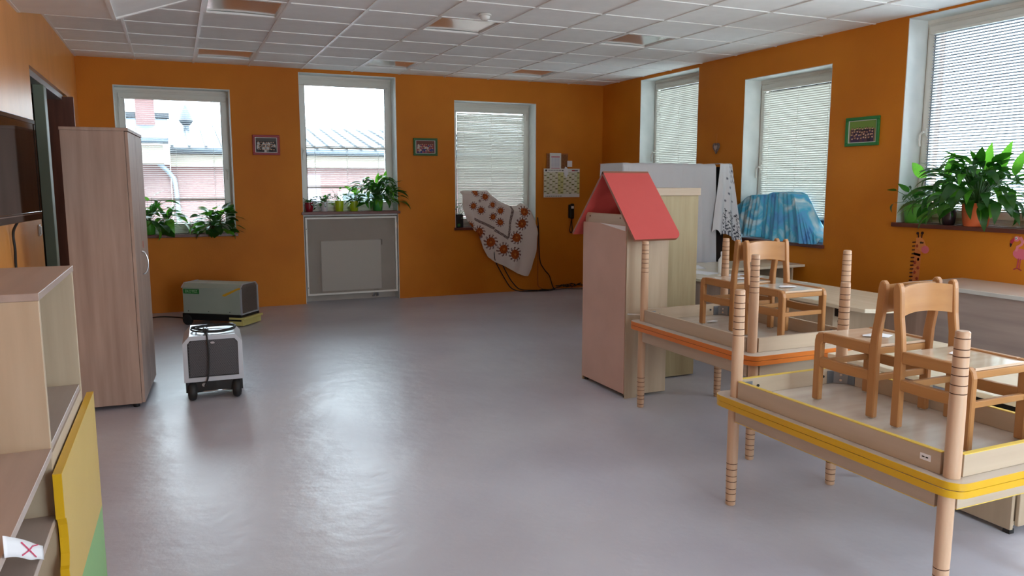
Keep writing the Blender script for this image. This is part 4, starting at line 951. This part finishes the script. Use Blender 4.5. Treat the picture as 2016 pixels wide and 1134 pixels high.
# low table with a cupboard at its near end, behind the yellow tables
Lt = thing('low_cupboard_table', 'low maple table with an open cupboard behind the yellow tables', 'table', (4.5, -7.2, 0))
part('tabletop', MB().box((4.125, -7.74, .545), (4.95, -6.62, .57)), m_cream_top, Lt, w=True, bevel=.003)
part('side_panel', MB().box((4.09, -7.70, .02), (4.108, -7.30, .46)), m_maple, Lt, w=True, bevel=.002)
part('side_panel', MB().box((4.86, -7.70, .02), (4.878, -7.30, .545)), m_maple, Lt, w=True)
part('back_panel', MB().box((4.108, -7.32, .02), (4.86, -7.30, .46)), m_maple_x, Lt, w=True)
part('shelf', MB().box((4.108, -7.70, .44), (4.86, -7.32, .46)), m_maple_x, Lt, w=True)
part('bottom_board', MB().box((4.108, -7.70, .04), (4.86, -7.32, .058)), m_maple_x, Lt, w=True)
part('door', MB().box((4.112, -7.718, .04), (4.48, -7.702, .44)), m_maple, Lt, w=True, bevel=.002)
part('support', MB().box((4.30, -7.6, .46), (4.84, -7.34, .545)), m_dark, Lt, w=True)  # near-black colour stands for the shade in the gap below the top
for xx, yy in ((4.14, -6.95), (4.80, -6.72)): part('leg', MB().box((xx-.02, yy-.02, 0), (xx+.02, yy+.02, .545)), m_maple, Lt, w=True, bevel=.003)
for yy in (-7.68, -7.32): part('foot', MB().box((4.095, yy-.015, 0), (4.125, yy+.015, .02)), m_rubber, Lt, w=True)

# small things lying on the desks
for k, (x, y, wx, wy, rz, z, lb) in enumerate(((5.15, -4.15, .21, .297, .3, .701, 'white sheet lying on the corner desk, left of the bottle'), (5.35, -3.75, .21, .297, -.4, .701, 'white sheet lying at the back of the corner desk'), (5.30, -4.5, .25, .3, .1, .701, 'white sheet lying on the corner desk right of the bottle'))):
    single('paper_sheet', MB().hexa([(x+a*math.cos(rz)-b*math.sin(rz), y+a*math.sin(rz)+b*math.cos(rz), z+h) for h in (0, .0015) for a, b in ((-wx/2, -wy/2), (wx/2, -wy/2), (wx/2, wy/2), (-wx/2, wy/2))]), m_paper, lb, 'paper')
t = thing('white_bottle', 'white plastic bottle standing on the corner desk', 'bottle', (5.28, -4.28, .70))
part('body', MB().lathe([(.030, 0), (.034, .01), (.034, .12), (.015, .15), (.013, .165)], n=18), m_white, t, smooth=2)
part('cap', MB().lathe([(.016, .165), (.016, .19), (.012, .195)], n=14), m_paper, t, smooth=2)

# ------------------------------------------------------------ nursery tables (upright, and turned upside down on top)
def leg_mb(h, r=.026):
    prof = [(r*.72, 0), (r*.86, .004), (r*.86, .020)]; mi = [0, 0]
    for g in (.023, .058, .082, .117, .143, .175, .203):
        rr = r*(.88+.12*g/.25)
        prof += [(rr, g-.0015), (rr-.003, g-.001), (rr-.003, g+.001), (rr, g+.0015)]; mi += [0, 1, 1, 1]
    prof += [(r, .26), (r, h)]; mi += [0, 0]
    return MB().lathe(prof, n=20, mi=mi)
def make_table(name, label, loc, h, edge_mat, rim_mat, wx, wy, rot=None, group=None, sticker=False, toff=(0, 0), top=None):
    """table local frame: feet at z 0, top surface at z h, centred"""
    t = thing(name, label, 'table', loc, group=group, rot=rot)
    X, Y = top[0]/2, top[1]/2; tt = .025; tx, ty = toff
    part('tabletop', MB().prism(rrect(tx-X+.002, ty-Y+.002, tx+X-.002, ty+Y-.002, .055), h-tt, h), m_under, t)
    o_, i_ = rrect(tx-X, ty-Y, tx+X, ty+Y, .057), rrect(tx-X+.002, ty-Y+.002, tx+X-.002, ty+Y-.002, .055); n = len(o_)
    vs = [(a, b, h-tt+.0006) for a, b in o_]+[(a, b, h-.0006) for a, b in o_]+[(a, b, h-tt) for a, b in i_]+[(a, b, h) for a, b in i_]
    part('edge_band', MB().add(vs, [(i, (i+1) % n, n+(i+1) % n, n+i) for i in range(n)]+[(2*n+i, 2*n+(i+1) % n, (i+1) % n, i) for i in range(n)]+[(n+i, n+(i+1) % n, 3*n+(i+1) % n, 3*n+i) for i in range(n)]), edge_mat, t, smooth=2)
    ah, at_ = .075, .019; a0, a1 = h-tt-ah, h-tt-.0005; rim = .0025
    for sx in (-1, 1):
        x = sx*(wx/2+.008); p_ = part('apron', MB().box((x-at_/2, -wy/2+.03, a0), (x+at_/2, wy/2-.03, a1)), m_maple_y, t, bevel=.001)
        part('apron_edge', MB().box((x-at_/2, -wy/2+.03, a0-rim), (x+at_/2, wy/2-.03, a0)), rim_mat, p_)
    for sy in (-1, 1):
        y = sy*(wy/2+.008); p_ = part('apron', MB().box((-wx/2+.03, y-at_/2, a0), (wx/2-.03, y+at_/2, a1)), m_maple_x, t, bevel=.001)
        part('apron_edge', MB().box((-wx/2+.03, y-at_/2, a0-rim), (wx/2-.03, y+at_/2, a0)), rim_mat, p_)
        if sticker and sy == 1: pass
    if sticker:
        # white inventory sticker on the long apron
        part('sticker', MB().box((-wx/2-.008-at_/2-.001, wy/2-.105, a0+.022), (-wx/2-.008-at_/2, wy/2-.065, a0+.044)), m_paper, t)
        part('sticker_marks', MB().box((-wx/2-.0195, wy/2-.097, a0+.031), (-wx/2-.0185, wy/2-.088, a0+.035)).box((-wx/2-.0195, wy/2-.083, a0+.031), (-wx/2-.0185, wy/2-.074, a0+.035)), m_rubber, t)
    lm = mesh_of(leg_mb(h-tt-.0005), 'leg', [m_leg, m_groove], smooth=2)
    for sx in (-1, 1):
        for sy in (-1, 1):
            inst('leg', lm, t, (sx*wx/2, sy*wy/2, 0), (0, 0, random.uniform(0, 6)))
            ix, iy = sx*(wx/2-.03), sy*(wy/2-.03)
            cbm = MB(); ax, ay = sx*(wx/2-.003), sy*(wy/2-.003)
            e1 = (ax, ay-sy*.085); e2 = (ax-sx*.085, ay); m1 = (ax, ay-sy*.045); m2 = (ax-sx*.045, ay)
            q1, q2 = .0015, .062
            for (p, q) in ((e1, m1), (m1, m2), (m2, e2)):
                dx, dy = q[0]-p[0], q[1]-p[1]; L = math.hypot(dx, dy); nx, ny = -dy/L*.0015, dx/L*.0015
                cbm.hexa([(p[0]-nx, p[1]-ny, a1-q2), (q[0]-nx, q[1]-ny, a1-q2), (q[0]+nx, q[1]+ny, a1-q2), (p[0]+nx, p[1]+ny, a1-q2), (p[0]-nx, p[1]-ny, a1-q1), (q[0]-nx, q[1]-ny, a1-q1), (q[0]+nx, q[1]+ny, a1-q1), (p[0]+nx, p[1]+ny, a1-q1)])
            part('corner_bracket', cbm, m_metal, t)
            bz = [(m1[0]+m2[0])/2-sx*.004, (m1[1]+m2[1])/2-sy*.004]
            bb = MB()
            for zz in (a1-.045, a1-.02): bb.tube([(bz[0]+sx*.006, bz[1]+sy*.006, zz), (bz[0]-sx*.006, bz[1]-sy*.006, zz)], .0065, 8)
            part('bolt', bb, m_chrome, t, smooth=2)
            part('apron_bolt', MB().lathe([(.006, 0), (.006, .004)], (ax-sx*.115-(0 if sx > 0 else 0), ay-sy*.0035-(.004 if sy > 0 else 0), a0+.035), 10, ax='y'), m_rubber, t, smooth=2)
    return t
HO, HY = .555, .51
OX, OY = 4.013, -5.99; YX, YY = 3.517, -7.503
make_table('nursery_table', 'upright beech table with orange edge, lower of the orange pair', (OX, OY, 0), HO, m_org_e, m_maple_y, .632, 1.075, top=(.785, 1.215), toff=(.017, .014))
make_table('nursery_table', 'orange edged table turned upside down on its twin', (OX+.035, OY+.03, HO*2+.0015), HO, m_org_e, m_maple_y, .655, 1.05, rot=(PI, 0, 0), sticker=True, top=(.785, 1.215), toff=(-.018, .016))
make_table('nursery_table', 'upright beech table with yellow edge, lower of the yellow pair', (YX, YY, 0), HY, m_yel, m_yel_s, .616, 1.07, top=(.765, 1.215), toff=(-.012, -.02))
make_table('nursery_table', 'yellow edged table turned upside down on its twin', (YX-.025, YY-.04, HY*2+.0015), HY, m_yel, m_yel_s, .63, 1.05, rot=(PI, 0, R(.4)), sticker=True, top=(.765, 1.215), toff=(.013, -.02))

# ------------------------------------------------------------ children's chairs standing on the upturned tables
def rounded_post(h, r, y0, y1, lean=0):
    """side profile (y,z) of a rear post: rounded head, leaning back above the seat"""
    pts = []
    return pts
def make_chair(label, loc, rz, group):
    c = thing('childs_chair', label, 'chair', loc, rz, group=group)
    hw = .150; tk = .026   # half distance between side planes, board thickness
    def side(poly, s): return MB().prism(poly, s*hw-tk/2, s*hw+tk/2, 'x')
    for s in (-1, 1):
        back = [(-.019, 0), (.020, 0), (.020, .29), (.014, .35), (.002, .43), (-.006, .53), (-.010, .552), (-.018, .563), (-.030, .563), (-.040, .552), (-.042, .53), (-.034, .43), (-.022, .35), (-.019, .27)]
        part('leg', side(back, s), m_beech, c, bevel=.004)
        fr = [(.272, 0), (.310, 0), (.310, .262), (.304, .286), (.290, .30), (.262, .303), (.262, .262), (.270, .25)]
        part('leg', side(fr, s), m_beech, c, bevel=.004)
        part('seat_rail', side([(.018, .256), (.262, .262), (.262, .303), (.018, .303)], s), m_beech_y, c, bevel=.003)
        part('side_rail', side([(.018, .150), (.10, .147), (.19, .147), (.275, .150), (.275, .193), (.19, .190), (.10, .190), (.018, .193)], s), m_beech_y, c, bevel=.003)
        for yy in (.0, .2915): part('glide', MB().box((s*hw-.007, yy-.010, -.003), (s*hw+.007, yy+.010, .0)), m_white, c)
    a = hw-tk/2
    part('seat', MB().box((-a, .0, .286), (a, .298, .297)), m_seatlam, c, bevel=.002)
    part('seat_rail', MB().box((-a, .282, .258), (a, .300, .285)), m_beech_x, c, bevel=.002)
    part('seat_rail', MB().box((-a, -.002, .258), (a, .016, .285)), m_beech_x, c, bevel=.002)
    part('stretcher', MB().box((-a, .284, .152), (a, .302, .176)), m_beech_x, c, bevel=.002)
    part('stretcher', MB().box((-a, -.008, .150), (a, .010, .176)), m_beech_x, c, bevel=.002)
    def bk(u, v, off):
        x = -a+2*a*u; bow = .030*(1-(2*u-1)**2); z = .432+.112*v+(.010*(1-(2*u-1)**2) if v > .5 else .012*(1-(2*u-1)**2))
        return (x, -.016-.20*(z-.44)*.30-bow*.8+off, z)
    mb = MB(); mb.grid(lambda u, v: bk(u, v, .006), 14, 3); n0 = len(mb.v); mb.grid(lambda u, v: bk(u, v, -.006), 14, 3)
    nu, nv = 14, 3
    def idx(k, i, j): return k*n0+j*(nu+1)+i
    for i in range(nu):
        mb.f += [(idx(0, i, 0), idx(1, i, 0), idx(1, i+1, 0), idx(0, i+1, 0)), (idx(0, i, nv), idx(0, i+1, nv), idx(1, i+1, nv), idx(1, i, nv))]; mb.m += [0, 0]
    for j in range(nv):
        mb.f += [(idx(0, 0, j), idx(0, 0, j+1), idx(1, 0, j+1), idx(1, 0, j)), (idx(0, nu, j), idx(1, nu, j), idx(1, nu, j+1), idx(0, nu, j+1))]; mb.m += [0, 0]
    part('backrest', mb, m_beech_x, c, smooth=2)
    return c
zo, zy = HO+.0285+.003, HY+.0285+.003
G = 'children\'s chairs placed on the upturned tables'
c0 = make_chair('small beech chair on the orange table, seat towards the back wall', (4.155, -5.975, zo), 0, G)
def put(label, loc, rz):
    c = copy_tree(c0); c.location = loc; c.rotation_euler = (0, 0, rz); c['label'] = label; return c
put('small beech chair on the orange table, seat towards the viewer', (4.160, -6.095, zo), PI)
put('small beech chair on the yellow table, seat towards the orange table', (3.615, -7.497, zy), 0)
put('small beech chair on the yellow table, nearest the viewer', (3.600, -7.628, zy), PI)
def scrap(x, y, z, s, rz, seed, label):
    rn = random.Random(seed); n = 7; pts = [(x+s*(1+.25*rn.uniform(-1, 1))*math.cos(2*PI*k/n+rz)*1.3, y+s*(1+.25*rn.uniform(-1, 1))*math.sin(2*PI*k/n+rz)*.8) for k in range(n)]
    zz = [z+.001+.006*rn.random() for _ in pts]; zc = z+.010
    mb = MB().add([(a, b, c) for (a, b), c in zip(pts, zz)]+[(x, y, zc)]+[(a, b, c-.0008) for (a, b), c in zip(pts, zz)]+[(x, y, zc-.0008)], [(k, (k+1) % n, n) for k in range(n)]+[(n+1+(k+1) % n, n+1+k, 2*n+1) for k in range(n)]+[(k, n+1+k, n+1+(k+1) % n, (k+1) % n) for k in range(n)])
    single('paper_scrap', mb, m_paper, label, 'paper')
scrap(3.63, -7.36, zy+.297, .058, .4, 1, 'crumpled white paper on the seat of the further yellow-table chair')
scrap(3.62, -7.74, zy+.297, .030, 1.2, 2, 'small grey paper on the seat of the nearest chair')
scrap(4.18, -5.83, zo+.297, .050, .2, 3, 'folded white paper on the seat of the furthest chair')
scrap(4.17, -6.25, zo+.297, .055, 1.0, 4, 'white paper on the seat of the nearer orange-table chair')
scrap(4.10, -5.66, HO+.0285, .035, .0, 5, 'small white paper inside the upturned orange table')
# grey bar joining the playhouse and the orange table
single('metal_rod', MB().tube([(3.705, -5.26, .60), (3.74, -5.37, .61)], .005, 8), m_white, 'short white rod between the playhouse and the orange table', 'rod', smooth=True)

# ------------------------------------------------------------ plants
def leaf_mesh(name, L, W, droop, mat, cup=.15, n=7, tip=1.0):
    mb = MB(); 
    def fn(u, v):
        s = u; wd = W/2*math.sin(PI*min(1, s*1.0)**(.75))**.9*(1-.15*s) if 0 < s < 1 else .0008
        t_ = (v-.5)*2; ang = droop*s; x = L*(math.sin(ang)/max(droop, 1e-4)) if droop else L*s; z = -L*(1-math.cos(ang))/max(droop, 1e-4)
        return (x, t_*wd, z+abs(t_)*wd*cup)
    mb.grid(fn, n, 2); return mesh_of(mb, name, mat, smooth=True)
LV = {}
for nm, mt in (('dark', m_leafd), ('light', m_leafl), ('grey', m_leafg), ('pale', m_leafp)):
    LV[nm] = [leaf_mesh('leaf', 1, .32, d_, mt) for d_ in (.6, 1.3, 2.0)]
    LV[nm+'_round'] = [leaf_mesh('leaf', 1, .72, d_, mt, cup=.1) for d_ in (.3, .9)]
def pot(t, r, h, mat, ri=None, z0=0):
    ri = ri or r*.78
    part('pot', MB().lathe([(ri, 0), (ri+.004, .004), ((r+ri)/2+.004, h*.5), (r, h), (r-.005, h+.001), (r-.008, h-.02), (ri, h-.03)], n=28, cap=False).lathe([(ri, .0005), (.001, .0005)], n=28, cap=False), mat, t, smooth=2)
    part('soil', MB().lathe([(.001, h-.018), (r-.008, h-.018)], n=24, cap=False), m_soil, t)
def foliage(t, top, kinds, n, stem, leaf, elev, seed, room, squash_out=.3, spread_side=1.0, vert=1.0):
    """leaves one by one on arching petioles; room = unit vector pointing into the room (x,y)"""
    rn = random.Random(seed); sm = MB()
    for k in range(n):
        az = k*2.399963+rn.uniform(-.3, .3); f = (k+.5)/n
        d = Vector((math.cos(az), math.sin(az)))
        inward = d.x*room[0]+d.y*room[1]
        side = abs(d.x*room[1]-d.y*room[0])
        sq = 1.0 if inward > 0 else 1-(1-squash_out)*(-inward)
        el = R(elev[0]+(elev[1]-elev[0])*f+rn.uniform(-8, 8))
        if inward < -.3: el = max(el, R(60))
        st = stem*(.55+.6*rn.random())*(sq if inward < 0 else 1)*vert
        b = Vector((d.x*.012, d.y*.012, top)); e = b+Vector((d.x*math.cos(el)*st*spread_side, d.y*math.cos(el)*st*spread_side, math.sin(el)*st))
        if e.z < .03: e.z = .03
        mid = (b+e)/2+Vector((0, 0, st*.12)); sm.tube([b, mid, e], .0022, 5, cap=False)
        L = leaf*(.65+.55*rn.random())*(1 if inward > -.2 else .75)
        kd = kinds[int(rn.random()*len(kinds))]; var = LV[kd]; m_ = var[rn.randrange(len(var))]
        le = el*.6-R(5)+rn.uniform(-.2, .2)
        if inward < -.3: le = R(70)
        inst('leaf', m_, t, e, (rn.uniform(-.5, .5), -le, math.atan2(d.y, d.x)+rn.uniform(-.35, .35)), (L, L, L))
    part('stems', sm, m_stem, t, smooth=True)
IB = (0, -1); IR = (-1, 0)
def plant(label, loc, r, h, potmat, kinds, n, stem, leaf, elev, seed, room, **kw):
    t = thing('potted_plant', label, 'plant', loc)
    pot(t, r, h, potmat); foliage(t, h-.015, kinds, n, stem, leaf, elev, seed, room, **kw); return t
def pm(name, c, r=.3): return M(name, c, r)
g1 = pm('green_ceramic', (88, 168, 56)); g2 = pm('emerald_ceramic', (60, 150, 66)); lime = pm('lime_plastic', (176, 200, 40)); redp = pm('dark_red_ceramic', (140, 22, 36)); whp = pm('white_ceramic', (222, 220, 226)); orp = pm('orange_ceramic', (226, 110, 60)); blk = pm('dark_purple_plastic', (52, 34, 42)); brn = pm('terracotta_brown', (90, 52, 40))
z1s, z2s, z3s, z6s = .9055, 1.1405, .9055, 1.1555
plant('tall dark plant in green pot at the left end of the left sill', (.62, .09, z1s), .075, .16, g1, ['dark', 'dark', 'dark_round', 'dark', 'light'], 70, .26, .19, (82, -40), 11, IB)
t = plant('variegated plant with pale lower leaves in a green pot, middle of the left sill', (.815, .075, z1s), .078, .165, g1, ['light', 'dark', 'dark', 'light'], 30, .13, .23, (74, -5), 12, IB)
for k in range(7): inst('leaf', LV['pale'][k % 3], t, (0, -.01, .17), (0, -R(35-5*k), R(150+k*18)), (.15, .12, .15))
plant('bushy trailing pothos in a brown pot at the right end of the left sill', (1.34, .075, z1s), .075, .12, brn, ['dark_round', 'dark_round', 'light_round'], 150, .19, .13, (70, -32), 13, IB, spread_side=1.1)
plant('small plant in dark red pot at the left end of the middle sill', (2.43, .085, z2s), .050, .115, redp, ['grey_round', 'dark_round'], 26, .07, .05, (75, -10), 21, IB)
plant('dark bushy plant in white pot on the middle sill', (2.615, .085, z2s), .044, .12, whp, ['grey_round', 'dark_round'], 52, .11, .055, (80, -25), 22, IB)
plant('sparse twiggy plant in lime pot, left of the two lime pots', (2.802, .085, z2s), .055, .130, lime, ['grey_round', 'dark_round'], 20, .17, .045, (85, 10), 23, IB)
plant('dark leafy plant in lime pot, right of the two lime pots', (2.988, .085, z2s), .055, .130, lime, ['dark', 'grey_round', 'dark_round'], 46, .10, .06, (80, 0), 24, IB)
t = plant('large peace lily in emerald pot at the right end of the middle sill', (3.285, .06, z2s), .070, .155, g2, ['dark', 'dark', 'dark', 'dark', 'dark', 'light'], 200, .25, .19, (86, -6), 25, IB, spread_side=1.15)
for a_, b_, L_ in ((-.10, .16, .17), (-.02, .30, .16), (.08, .34, .17), (-.22, .12, .22)): inst('leaf', LV['light'][0], t, (a_, -.02, .16+b_*.6), (R(80), -R(75) if a_ > -.2 else -R(160), 0), (L_, L_, L_))
plant('small reddish plant at the left end of the right back sill', (4.37, .12, z3s+.0), .035, .075, blk, ['pale_round', 'dark_round', 'grey_round'], 24, .26, .05, (88, 60), 31, IB)
plant('small plant with round hanging leaves in a green pot, left end of right sill', (6.63, -5.09, z6s), .098, .155, g1, ['dark_round', 'grey'], 20, .18, .10, (80, -5), 41, IR)
plant('drooping dark plant in a small purple pot between green and orange pots', (6.60, -5.42, z6s), .052, .12, blk, ['dark', 'dark_round'], 42, .14, .085, (80, -10), 42, IR)
t = plant('very large peace lily in orange pot on the right window sill', (6.585, -5.66, z6s), .105, .178, orp, ['dark', 'dark', 'dark', 'dark', 'dark', 'light'], 300, .31, .22, (86, -8), 43, IR, spread_side=1.15)
for a_, z_, L_, lean in ((.42, .38, .26, 150), (.23, .36, .23, 92), (-.10, .40, .26, 100), (-.20, .42, .24, 85), (-.30, .38, .22, 80)):
    inst('leaf', LV['light'][0], t, (-.04, a_, z_), (R(90), -R(lean), R(-90)), (L_, L_*1.2, L_))
